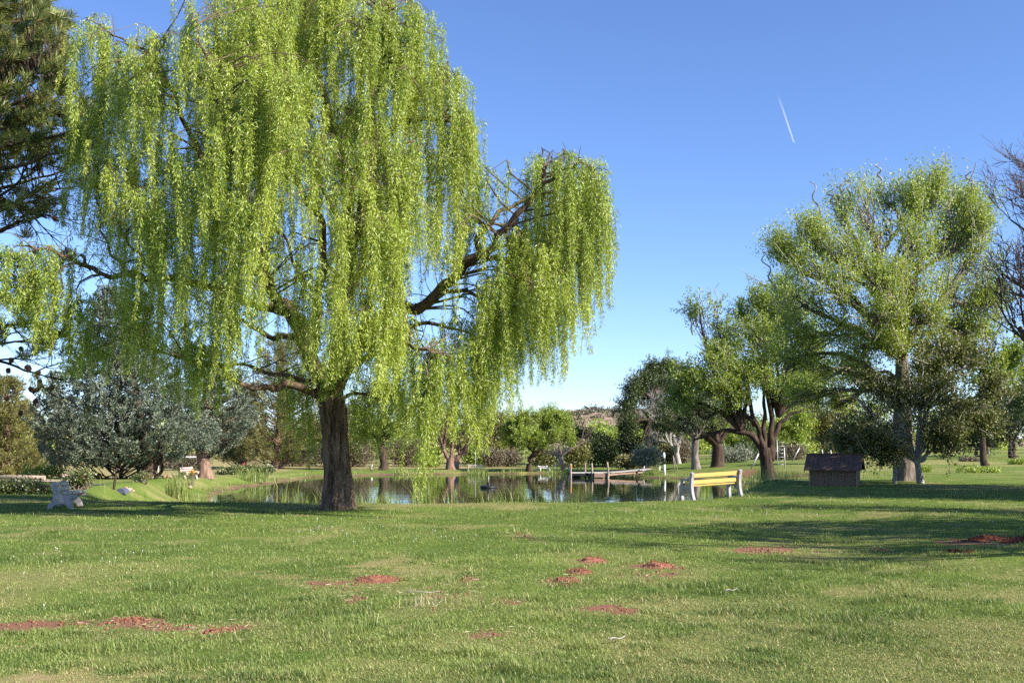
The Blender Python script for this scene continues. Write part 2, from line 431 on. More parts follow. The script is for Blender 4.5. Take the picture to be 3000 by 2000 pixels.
def make_ground():
    def axis(lo, hi, near, far, step0, growth):
        a = [0.0]; s = step0
        return a
    # non-uniform sheet: fine close to the viewer, coarse at the horizon
    ys = [-30.0, -15, -6, 0]
    y = 3.0; 
    while y < 8000:
        ys.append(y)
        y += 0.07 if y < 12 else (0.13 if y < 24 else (0.25 if y < 48 else (0.6 if y < 110 else (0.06 * (y - 80)))))
    xs = [0.0]; x = 0.0
    while x < 8000:
        x += 0.11 if x < 7 else (0.2 if x < 18 else (0.5 if x < 40 else 0.09 * (x - 30)))
        xs.append(x)
    xs = np.array([-v for v in xs[:0:-1]] + xs); ys = np.array(ys)
    X, Y = np.meshgrid(xs, ys)
    Xf = X.ravel(); Yf = Y.ravel()
    Z = gz(Xf, Yf)
    nx, ny = len(xs), len(ys)
    i = np.arange(ny - 1)[:, None] * nx + np.arange(nx - 1)[None, :]
    q = np.stack([i, i + 1, i + nx + 1, i + nx], -1).reshape(-1, 4)
    g = Geo(); g.add(np.stack([Xf, Yf, Z], 1), q, 0, 0.5, True)
    m, nt, N, L = new_mat('lawn_ground')
    geo = nd(nt, 'ShaderNodeNewGeometry')
    def noise(scale, detail=5, rough=.6, st=(1, 1, 1)):
        mp = nd(nt, 'ShaderNodeMapping', inp={'Scale': st}); L.new(geo.outputs['Position'], mp.inputs['Vector'])
        n = nd(nt, 'ShaderNodeTexNoise', inp={'Scale': scale, 'Detail': detail, 'Roughness': rough}); L.new(mp.outputs[0], n.inputs['Vector']); return n
    def ramp(src, p0, c0, p1, c1):
        r = nd(nt, 'ShaderNodeValToRGB'); r.color_ramp.elements[0].position = p0; r.color_ramp.elements[1].position = p1
        r.color_ramp.elements[0].color = rgb(c0); r.color_ramp.elements[1].color = rgb(c1); L.new(src, r.inputs['Fac']); return r
    def mix(f, a, b):
        n = nd(nt, 'ShaderNodeMix', data_type='RGBA'); L.new(f, n.inputs['Factor']); L.new(a, n.inputs['A']); L.new(b, n.inputs['B']); return n.outputs['Result']
    def math_(op, a, b, clamp=True):
        n = nd(nt, 'ShaderNodeMath', operation=op, use_clamp=clamp)
        for k, v in ((0, a), (1, b)):
            if isinstance(v, (int, float)): n.inputs[k].default_value = v
            else: L.new(v, n.inputs[k])
        return n.outputs[0]
    nA = noise(0.5, 5); nB = noise(9, 6, .7); nC = noise(60, 4, .7); nS = noise(1.3, 5, .65, (1, .35, 1))
    green = mix(ramp(nA.outputs['Fac'], .35, (0, 0, 0), .65, (1, 1, 1)).outputs[0], ramp(nB.outputs['Fac'], .3, (0.07, 0.12, 0.022), .7, (0.15, 0.215, 0.042)).outputs[0],
                ramp(nB.outputs['Fac'], .3, (0.11, 0.17, 0.03), .7, (0.22, 0.275, 0.06)).outputs[0])
    straw = ramp(nC.outputs['Fac'], .3, (0.26, 0.20, 0.085), .7, (0.50, 0.40, 0.20)).outputs[0]
    soil = ramp(nC.outputs['Fac'], .25, (0.17, 0.078, 0.05), .75, (0.37, 0.19, 0.125)).outputs[0]
    ad = nd(nt, 'ShaderNodeAttribute', attribute_name='dry'); asl = nd(nt, 'ShaderNodeAttribute', attribute_name='soil'); am = nd(nt, 'ShaderNodeAttribute', attribute_name='mud')
    fd = math_('MULTIPLY', ad.outputs['Fac'], ramp(nS.outputs['Fac'], .3, (.35, .35, .35), .62, (1, 1, 1)).outputs[0])
    c = mix(fd, green, straw)
    fs = ramp(math_('ADD', asl.outputs['Fac'], math_('MULTIPLY', math_('SUBTRACT', nB.outputs['Fac'], .5, False), .5, False)), .3, (0, 0, 0), .5, (1, 1, 1)).outputs[0]
    c = mix(fs, c, soil)
    mud = ramp(nB.outputs['Fac'], .3, (0.05, 0.032, 0.02), .7, (0.26, 0.17, 0.11)).outputs[0]
    c = mix(am.outputs['Fac'], c, mud)
    b = nd(nt, 'ShaderNodeBump', inp={'Strength': 0.7, 'Distance': 0.05}); L.new(math_('ADD', nC.outputs['Fac'], nB.outputs['Fac'], False), b.inputs['Height'])
    p = nd(nt, 'ShaderNodeBsdfPrincipled', inp={'Roughness': 0.95, 'Specular IOR Level': 0.05}); L.new(c, p.inputs['Base Color']); L.new(b.outputs[0], p.inputs['Normal'])
    o = nd(nt, 'ShaderNodeOutputMaterial'); L.new(p.outputs[0], o.inputs[0])
    ob = g.build('ground', m); tag(ob, kind='structure', label='green lawn with dry straw patches sloping to the pond')
    me = ob.data
    dry = dry_val(Xf, Yf); sl = patch_val(SOILW, Xf, Yf, 91)
    sd = pond_sd(Xf, Yf) + (vnoise(Xf * .45, Yf * .45, 31) - .5) * 1.2
    mud = sstep(.55, .1, sd + (vnoise(Xf * 1.5, Yf * 1.5, 55) - .5) * .5) * (1 - .85 * sstep(-9, -11, Xf) * sstep(60, 54, Yf))
    # bare earth under the big trees on the right bank
    for cx, cy, r in ((17.5, 69, 3.6), (16.8, 80, 2.5)):
        sl = np.maximum(sl, .45 * sstep(1.2, .3, np.hypot(Xf - cx, (Yf - cy) * .8) / r + (fbm(Xf * .8, Yf * .8, 12, 3) - .5)))
    for nm, v in (('dry', dry), ('soil', sl), ('mud', mud)):
        a = me.attributes.new(nm, 'FLOAT', 'POINT'); a.data.foreach_set('value', v.astype(np.float32))
    return ob


make_ground()

# water
def make_water():
    m, nt, N, L = new_mat('pond_water')
    geo = nd(nt, 'ShaderNodeNewGeometry')
    mp = nd(nt, 'ShaderNodeMapping', inp={'Scale': (1, 0.8, 1)}); L.new(geo.outputs['Position'], mp.inputs['Vector'])
    n = nd(nt, 'ShaderNodeTexNoise', inp={'Scale': 1.3, 'Detail': 3, 'Roughness': .5}); L.new(mp.outputs[0], n.inputs['Vector'])
    # rings spreading round the aerator
    c = ground_aerator()
    vm = nd(nt, 'ShaderNodeVectorMath', operation='DISTANCE'); L.new(geo.outputs['Position'], vm.inputs[0]); vm.inputs[1].default_value = (c[0], c[1], WATER)
    s = nd(nt, 'ShaderNodeMath', operation='MULTIPLY', inp={1: 5.5}); L.new(vm.outputs['Value'], s.inputs[0])
    si = nd(nt, 'ShaderNodeMath', operation='SINE'); L.new(s.outputs[0], si.inputs[0])
    fall = nd(nt, 'ShaderNodeMapRange', inp={'From Min': 0.5, 'From Max': 14.0, 'To Min': 0.22, 'To Max': 0.0}); L.new(vm.outputs['Value'], fall.inputs['Value'])
    mm = nd(nt, 'ShaderNodeMath', operation='MULTIPLY'); L.new(si.outputs[0], mm.inputs[0]); L.new(fall.outputs[0], mm.inputs[1])
    ad = nd(nt, 'ShaderNodeMath', operation='ADD'); L.new(mm.outputs[0], ad.inputs[0]); L.new(n.outputs['Fac'], ad.inputs[1])
    b = nd(nt, 'ShaderNodeBump', inp={'Strength': 0.05, 'Distance': 0.12}); L.new(ad.outputs[0], b.inputs['Height'])
    p = nd(nt, 'ShaderNodeBsdfPrincipled', inp={'Base Color': (0.020, 0.030, 0.012, 1), 'Roughness': 0.02, 'IOR': 1.333, 'Specular IOR Level': 0.5})
    L.new(b.outputs[0], p.inputs['Normal'])
    o = nd(nt, 'ShaderNodeOutputMaterial'); L.new(p.outputs[0], o.inputs[0])
    g = Geo()
    xs = np.linspace(-19, 19, 20); ys = np.linspace(39, 100, 30)
    X, Y = np.meshgrid(xs, ys)
    i = np.arange(29)[:, None] * 20 + np.arange(19)[None, :]
    g.add(np.stack([X.ravel(), Y.ravel(), np.full(X.size, WATER)], 1), np.stack([i, i + 1, i + 21, i + 20], -1).reshape(-1, 4))
    tag(g.build('water', m), kind='structure', label='still green pond mirroring the far trees')


def ground_aerator():
    Y = (EYE - WATER) * F / (1427 - 1290.0)
    return np.array([(1432 - 1500) / F * Y, Y, WATER])


make_water()

# ------------------------------------------------------------------ grass
def make_grass():
    rng = np.random.default_rng(5)
    n = 620000
    py = rng.uniform(1440, 2090, n) ** 1.0
    px = rng.uniform(-160, 3160, n)
    d = EYE * F / (py - 1290.0)
    x = (px - 1500) / F * d
    sd = pond_sd(x, d)
    soil = patch_val(SOILW, x, d, 91)
    keep = (sd > .2) & (rng.uniform(size=n) > soil * 1.05 - .05 + .25 * (fbm(x * 9, d * 7, 37, 2) - .5)) & (d < 46)
    bare = patch_val(BAREW, x, d, 95, .5)
    keep &= rng.uniform(size=n) > bare * .85
    # thin, worn places
    thin = fbm(x * .8, d * .8, 17, 3)
    keep &= rng.uniform(size=n) > 0.75 * sstep(.55, .75, thin)
    x = x[keep]; y = d[keep]; n = len(x)
    z = gz(x, y)
    dry = dry_val(x, y)
    sc = 1 + np.clip(y - 8, 0, 40) / 26.0
    tuft = sstep(.48, .78, .5 * fbm(x * 1.3, y * 1.3, 19, 3) + .5 * fbm(x * 3.7, y * 3.7, 20, 2))
    Ln = (0.034 + 0.03 * rng.uniform(size=n) ** 1.5) * (0.65 + 1.5 * tuft) * (1 - .35 * dry) * (1 + .35 * (sc - 1))
    for cx, cy, rr in ((-4.27, 27.0, .75), (-4.1, 26.7, .6), (5.0, 31.3, .4), (6.5, 32.1, .4), (11.2, 37.8, 1.1), (14.6, 40.2, 1.0), (-11.2, 26.6, .5)):
        Ln *= 1 + 1.3 * sstep(rr * 1.3, rr * .6, np.hypot(x - cx, y - cy))
    Ln *= np.where(rng.uniform(size=n) > .992, 1.5, 1.0)
    W = 0.0046 * sc * rng.uniform(.7, 1.3, n)
    az = rng.uniform(0, 2 * np.pi, n); tilt = rng.uniform(.15, 1.0, n) + .35 * dry
    D = np.stack([np.cos(az) * np.sin(tilt), np.sin(az) * np.sin(tilt), np.cos(tilt)], 1)
    S = np.stack([-np.sin(az + rng.normal(0, .5, n)), np.cos(az), np.zeros(n)], 1)
    P = np.stack([x, y, z - .004], 1)
    mid = P + D * (Ln * .55)[:, None]
    bend = D.copy(); bend[:, 2] -= .55; bend = norm(bend)
    tip = mid + bend * (Ln * .45)[:, None]
    hw = (S * W[:, None] / 2)
    V = np.stack([P - hw, P + hw, mid + hw * .8, mid - hw * .8, tip], 1).reshape(-1, 3)
    b = np.arange(n) * 5
    patch = fbm(x * .45, y * .45, 23, 4)
    fine = fbm(x * 3.2, y * 3.2, 29, 3)
    green = np.clip(.42 + 1.3 * (patch - .5) + 1.1 * (fine - .5) + rng.normal(0, .15, n), 0, .88)
    isdry = rng.uniform(size=n) < (.07 + .65 * dry)
    t = np.where(isdry, rng.uniform(.9, 1, n), green)
    g = Geo()
    g.add(V, np.stack([b, b + 1, b + 2, b + 3], 1), 0, t)
    g.F.setdefault(3, []).append((np.stack([b + 3, b + 2, b + 4], 1), np.zeros(n, int), t, np.zeros(n, bool)))
    tag(g.build('grass', M['grass']), 'short mown lawn grass, green with straw blades', 'grass', kind='stuff')


def blades(g, P, Lmean, W, rng, tint_lo=.1, tint_hi=.85, spread=.35, drych=.15):
    n = len(P)
    L = Lmean * rng.uniform(.55, 1.25, n)
    az = rng.uniform(0, 2 * np.pi, n); tilt = np.abs(rng.normal(0, spread, n))
    D = np.stack([np.cos(az) * np.sin(tilt), np.sin(az) * np.sin(tilt), np.cos(tilt)], 1)
    S = np.stack([-np.sin(az), np.cos(az), np.zeros(n)], 1); S = norm(S + rng.normal(0, .3, (n, 3)))
    mid = P + D * (L * .6)[:, None]
    bend = D + np.stack([np.cos(az), np.sin(az), -0.35 * np.ones(n)], 1) * .55
    tip = mid + norm(bend) * (L * .4)[:, None]
    hw = S * (W / 2)
    V = np.stack([P - hw, P + hw, mid + hw * .7, mid - hw * .7, tip], 1).reshape(-1, 3)
    b = np.arange(n) * 5
    t = np.where(rng.uniform(size=n) < drych, rng.uniform(.9, 1, n), rng.uniform(tint_lo, tint_hi, n))
    base = g.n
    g.add(V, np.stack([b, b + 1, b + 2, b + 3], 1), 0, t)
    g.F.setdefault(3, []).append((np.stack([b + 3, b + 2, b + 4], 1) + base, np.zeros(n, int), t, np.zeros(n, bool)))


def make_reeds():
    rng = np.random.default_rng(8)
    # tall grass along the near shore and the lips of the other banks
    pts = []
    n = 260000
    x = rng.uniform(-19, 19, n); y = rng.uniform(33, 98, n)
    sd = pond_sd(x, y) + (vnoise(x * .45, y * .45, 31) - .5) * 1.2
    clump = fbm(x * .55, y * .55, 41, 3)
    near = y < 52
    dens = np.where(near, sstep(8.0, .8, sd) * sstep(-.7, .1, sd) * sstep(.45, .66, clump) * .55, sstep(1.6, .3, sd) * sstep(-.25, .1, sd) * sstep(.45, .7, clump) * .9)
    dens = dens * np.where((x < -9.5) & (y < 80), .08, 1.0)
    k = rng.uniform(size=n) < dens
    x = x[k]; y = y[k]; z = gz(x, y)
    g = Geo()
    nr = y < 52
    tall = .42 + .75 * sstep(.5, .8, fbm(x * .9, y * .9, 43, 2))
    blades(g, np.stack([x, y, z], 1)[nr], tall[nr], .016, rng, spread=.22)
    blades(g, np.stack([x, y, z], 1)[~nr], .42 * tall[~nr] + .1, .03, rng, spread=.3)
    tag(g.build('shore_grass', M['reed']), 'tall loose grass growing along the pond edge', 'grass', kind='stuff')
    # distinct clumps one can point at
    def clump_thing(px, Y, r, h, n, label, sz=None):
        c = gp(px, Y); c[2] = max(c[2], WATER)
        a = rng.uniform(0, 2 * np.pi, n); rr = r * np.sqrt(rng.uniform(size=n))
        P = np.stack([c[0] + rr * np.cos(a), c[1] + rr * np.sin(a), np.full(n, c[2] - .02)], 1)
        g = Geo(); blades(g, P, h, .02 if Y < 55 else .03, rng, spread=.2, drych=.12)
        tag(g.build('grass_clump', M['reed'], origin=c), label, 'grass clump', 'tall grass clumps round the pond')
    clump_thing(530, 49.6, .55, 1.35, 260, 'tallest yellow-green clump at the left end of the pond')
    clump_thing(745, 73, 1.1, 1.0, 300, 'wide grass clump on the left bank beside the low hedge')
    clump_thing(1400, 92.5, .9, .75, 220, 'round green clump on far bank before the bench under willow strands')
    clump_thing(1915, 87.5, .5, .7, 160, 'small bright clump where the dock meets the shore')
    clump_thing(2210, 56, 1.6, .8, 420, 'wide reedy clump beside the left wall of the little shed')
    clump_thing(1690, 41.5, .8, .95, 260, 'tall clump at near shore in front of the dock reflection')
    clump_thing(1240, 41, .35, 1.5, 90, 'thin tall clump beside the longest hanging willow strand')
    clump_thing(1110, 41, 1.0, .9, 260, 'clump at the near shore right of the willow trunk')


def make_clover():
    rng = np.random.default_rng(77)
    g = Geo()
    P = []
    for px, py, sx, sy, n in ((330, 1630, 90, 14, 9), (1010, 1550, 110, 16, 14), (1290, 1575, 60, 14, 7), (130, 1640, 120, 40, 6), (1850, 1510, 300, 20, 8), (2500, 1505, 350, 12, 14), (1680, 1590, 400, 40, 8), (600, 1520, 250, 18, 6)):
        for i in range(n):
            P.append(ground_at(px + rng.normal() * sx, max(1492, py + rng.normal() * sy)))
    for c in P:
        g.ball(c + np.array([0, 0, .05]), .008, 6, 4, 0, rng.uniform())
        g.tube([c, c + np.array([.004, 0, .06])], .002, 3, 0, .3, cap=False)
    tag(g.build('clover_flowers', M['clover']), 'tiny white clover heads sprinkled over the lawn', 'clover', kind='stuff')


make_grass()
make_reeds()
make_clover()

# ------------------------------------------------------------------ soil mounds
def make_mounds():
    rng = np.random.default_rng(15)
    lst = [(1105, 1700, 62, .085, 'soil', 'crumbly red mound at the right end of the bare strip, left of centre', 1.0),
           (1658, 1703, 46, .075, 'soil', 'lowest and widest of the three red mounds in a slanting row', .7),
           (1698, 1676, 36, .07, 'soil', 'middle red mound of the slanting row of three', .8),
           (1735, 1643, 38, .10, 'soil', 'farthest red mound of the slanting row of three', .9),
           (1928, 1660, 42, .12, 'soil', 'peaked red mound ringed by bare soil, right of the row of three', .9),
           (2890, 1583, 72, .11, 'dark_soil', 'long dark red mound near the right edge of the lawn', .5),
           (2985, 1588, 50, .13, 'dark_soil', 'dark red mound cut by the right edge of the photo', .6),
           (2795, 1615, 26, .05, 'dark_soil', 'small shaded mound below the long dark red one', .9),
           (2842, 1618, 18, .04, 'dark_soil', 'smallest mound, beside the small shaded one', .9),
           (385, 1818, 44, .04, 'soil', 'low pale red heap at the middle of the bare strip, lower left', .8),
           (640, 1850, 40, .035, 'soil', 'flat red heap at the right end of the lower left strip', .8)]
    for px, py, hw, h, m, lab, asp in lst:
        c = ground_at(px, py)
        rx = hw * mpp(c[1]) * 1.15; ry = rx * asp
        n = 56; k = 26
        V = []
        for i in range(k + 1):
            r = i / k
            for j in range(n):
                a = j * 2 * math.pi / n
                V.append((r * math.cos(a), r * math.sin(a)))
        V = np.array(V)
        R = np.hypot(V[:, 0], V[:, 1])
        edge = 1 + .45 * (fbm(V[:, 0] * 2 + c[0], V[:, 1] * 2 + c[1], 6, 3) - .5) * 2 * R
        x = c[0] + V[:, 0] * rx * edge; y = c[1] + V[:, 1] * ry * edge
        lump = fbm(x * 9, y * 9, 7, 3); fine = vnoise(x * 40, y * 40, 8)
        z = gz(x, y) + (h * .62 * (1 - R ** 1.6) * (.45 + 1.1 * lump) + (fine - .5) * .022 * (1 - R * .6)) - .012 * R
        q = [[i * n + j, (i + 1) * n + j, (i + 1) * n + (j + 1) % n, i * n + (j + 1) % n] for i in range(k) for j in range(n)]
        g = Geo(); g.add(np.stack([x, y, z], 1), [[a, d, c_, b] for a, b, c_, d in q], 0, .5, True)
        # crumbs
        for t in range(90):
            a = rng.uniform(0, 6.283); r = rng.uniform(.3, 1.15)
            X = c[0] + r * rx * math.cos(a); Y = c[1] + r * ry * math.sin(a)
            s = rng.uniform(.004, .011)
            g.ball((X, Y, g1(X, Y) + max(0, h * (1 - r ** 1.6)) * .8 + s * .4), s, 6, 4, 0, .5, .3, t)
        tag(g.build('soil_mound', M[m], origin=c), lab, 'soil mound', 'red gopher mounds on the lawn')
    # fallen sticks
    for (x0, y0, x1, y1, r, lab) in ((1785, 1889, 1832, 1880, .007, 'pale straight stick lying in the grass, lower middle'),
                                     (1190, 1746, 1290, 1744, .006, 'pale dry stalk lying across bare soil left of centre'),
                                     (2125, 1742, 2160, 1736, .006, 'short grey stick lying on the sunny lawn, right of centre')):
        a = ground_at(x0, y0); b = ground_at(x1, y1)
        ts = np.linspace(0, 1, 6)
        P = np.array([a + (b - a) * t for t in ts]); P[:, 2] = gz(P[:, 0], P[:, 1]) + .045 + .01 * np.sin(ts * 7)
        g = Geo(); g.tube(P, np.linspace(r, r * .5, 6), 6); tag(g.build('fallen_stick', M['pale_bark'], origin=a), lab, 'stick')
    # straw tuft
    rng = np.random.default_rng(4)
    for px, py, n, lab, mm, h in ((1250, 1772, 50, 'bleached tuft of dead grass left of centre', 'straw', .14), (1095, 1830, 60, 'spiky bright green tuft in the near lawn', 'reed', .16), (840, 1590, 110, 'coarse darker grass tuft on the left lawn', 'reed', .13), (2980, 1800, 90, 'dark grass tuft near the lower right edge', 'reed', .15)):
        c = ground_at(px, py)
        P = c + np.stack([rng.normal(0, .12, n), rng.normal(0, .1, n), np.zeros(n)], 1)
        g = Geo(); blades(g, P, h, .006, rng, .1, .8, .6, 0); tag(g.build('grass_tuft', M[mm], origin=c), lab, 'grass tuft')


make_mounds()


def make_crumbs():
    rng = np.random.default_rng(51)
    g = Geo(); n = 0
    P = []; 
    for cx, cy, rx, ry, s_ in SOILW:
        k = int(120 * s_ * min(2.2, rx))
        for i in range(k):
            x = cx + rng.normal(0, .55) * rx * 1.3; y = cy + rng.normal(0, .6) * ry * 1.6
            s = rng.uniform(.004, .016) * (1 + max(0, y - 9) * .05)
            g.ball((x, y, g1(x, y) + s * .5), (s, s, s * .75), 5, 3, 0, .5, .4, i % 17)
    tag(g.build('soil_crumbs', M['soil']), 'loose red soil crumbs strewn over the bare scuffs', 'soil', kind='stuff')
    g = Geo(); P = []; D = []
    for i in range(800):
        cx, cy, rx, ry, s_ = (SOILW + DRYW)[rng.integers(len(SOILW) + len(DRYW))]
        x = cx + rng.normal(0, .7) * rx; y = cy + rng.normal(0, .8) * ry * 1.3
        if y < 5: continue
        P.append((x, y, g1(x, y) + rng.uniform(.004, .03))); a = rng.uniform(0, 6.283); D.append((math.cos(a), math.sin(a), rng.normal(0, .15)))
    P = np.array(P); D = np.array(D); sc = 1 + np.clip(P[:, 1] - 8, 0, 20) / 20
    g.leaves(P, D, rng.uniform(.03, .08, len(P)) * sc, .004 * sc, rng.uniform(0, 1, len(P)), 0, rng)
    tag(g.build('straw_litter', M['straw']), 'dry straw bits lying on bare soil and worn turf', 'straw', kind='stuff')


make_crumbs()

# ------------------------------------------------------------------ the weeping willow
def interp(tab, x):
    a = np.array(tab, float)
    return np.interp(x, a[:, 0], a[:, 1])


def curve(pts, n):
    """smooth resample of a polyline (Catmull-Rom)"""
    P = np.asarray(pts, float)
    if len(P) < 3:
        t = np.linspace(0, 1, n)[:, None]; return P[0] + (P[-1] - P[0]) * t
    Q = np.vstack([2 * P[0] - P[1], P, 2 * P[-1] - P[-2]])
    out = []
    m = len(P) - 1
    for s in np.linspace(0, m - 1e-6, n):
        i = int(s); t = s - i
        p0, p1, p2, p3 = Q[i:i + 4]
        out.append(.5 * ((2 * p1) + (-p0 + p2) * t + (2 * p0 - 5 * p1 + 4 * p2 - p3) * t * t + (-p0 + 3 * p1 - 3 * p2 + p3) * t ** 3))
    return np.array(out)


def rough_trunk(g, pts, rads, mat=0, sides=72, rings=90, amp=.05, freq=13, zfreq=1.1, flare=.35, seed=1):
    C = curve(pts, rings)
    Rr = np.interp(np.linspace(0, 1, rings), np.linspace(0, 1, len(rads)), rads)
    a = np.arange(sides) * 2 * math.pi / sides
    V = np.zeros((rings, sides, 3))
    L = np.concatenate([[0], np.cumsum(np.linalg.norm(np.diff(C, axis=0), axis=1))])
    A, H = np.meshgrid(a, L)
    # vertical ridges: noise along angle, slowly changing with height; wrap by using cos/sin blend
    tw = A + .18 * np.sin(H * .8)
    n1 = vnoise(tw * freq / 1.0, H * zfreq + 3 * vnoise(tw * 3, H * .7, seed + 3), seed)
    n2 = vnoise(tw * freq * 2.3, H * zfreq * 2.6, seed + 9)
    n1b = vnoise((tw - 2 * math.pi) * freq, H * zfreq + 3 * vnoise((tw - 2 * math.pi) * 3, H * .7, seed + 3), seed)
    n2b = vnoise((tw - 2 * math.pi) * freq * 2.3, H * zfreq * 2.6, seed + 9)
    w = sstep(5.4, 6.283, A)
    n = (n1 * .65 + n2 * .35) * (1 - w) + (n1b * .65 + n2b * .35) * w
    ridge = np.abs(n - .5) * 2
    big = (np.sin(A * 3 + 1.3 + H * .25) * .5 + np.sin(A * 5 + H * .4) * .3)
    fl = flare * np.exp(-H / .35) * (1 + .5 * np.sin(A * 5 + .6))
    r = Rr[:, None] * (1 + .05 * big + fl) + amp * (ridge - .4)
    T = norm(np.gradient(C, axis=0))
    B1 = norm(np.cross(T, np.array([0, 1.0, 0.0]))); B2 = np.cross(B1, T)
    V = C[:, None, :] + r[:, :, None] * (B1[:, None, :] * np.cos(A)[:, :, None] + B2[:, None, :] * np.sin(A)[:, :, None])
    i = np.arange(rings - 1)[:, None] * sides + np.arange(sides)[None, :]
    j = np.arange(rings - 1)[:, None] * sides + (np.arange(sides)[None, :] + 1) % sides
    q = np.stack([i, i + sides, j + sides, j], -1).reshape(-1, 4)
    g.add(V.reshape(-1, 3), q[:, ::-1], mat, .5, True)


def limb_tube(g, pts, r0, r1, mat=0, n=None, sides=12, wob=.03, seed=0):
    n = n or max(8, len(pts) * 6)
    C = curve(pts, n)
    rng = np.random.default_rng(seed)
    k = np.arange(n)
    for ax in range(3):
        C[1:-1, ax] += wob * np.sin(k[1:-1] * rng.uniform(.5, 1.1) + rng.uniform(0, 6))
    R = r0 + (r1 - r0) * np.linspace(0, 1, n) ** .8
    R = R * (1 + .08 * np.sin(k * 1.7 + seed))
    g.tube(C, R, sides, mat)
    return C, R


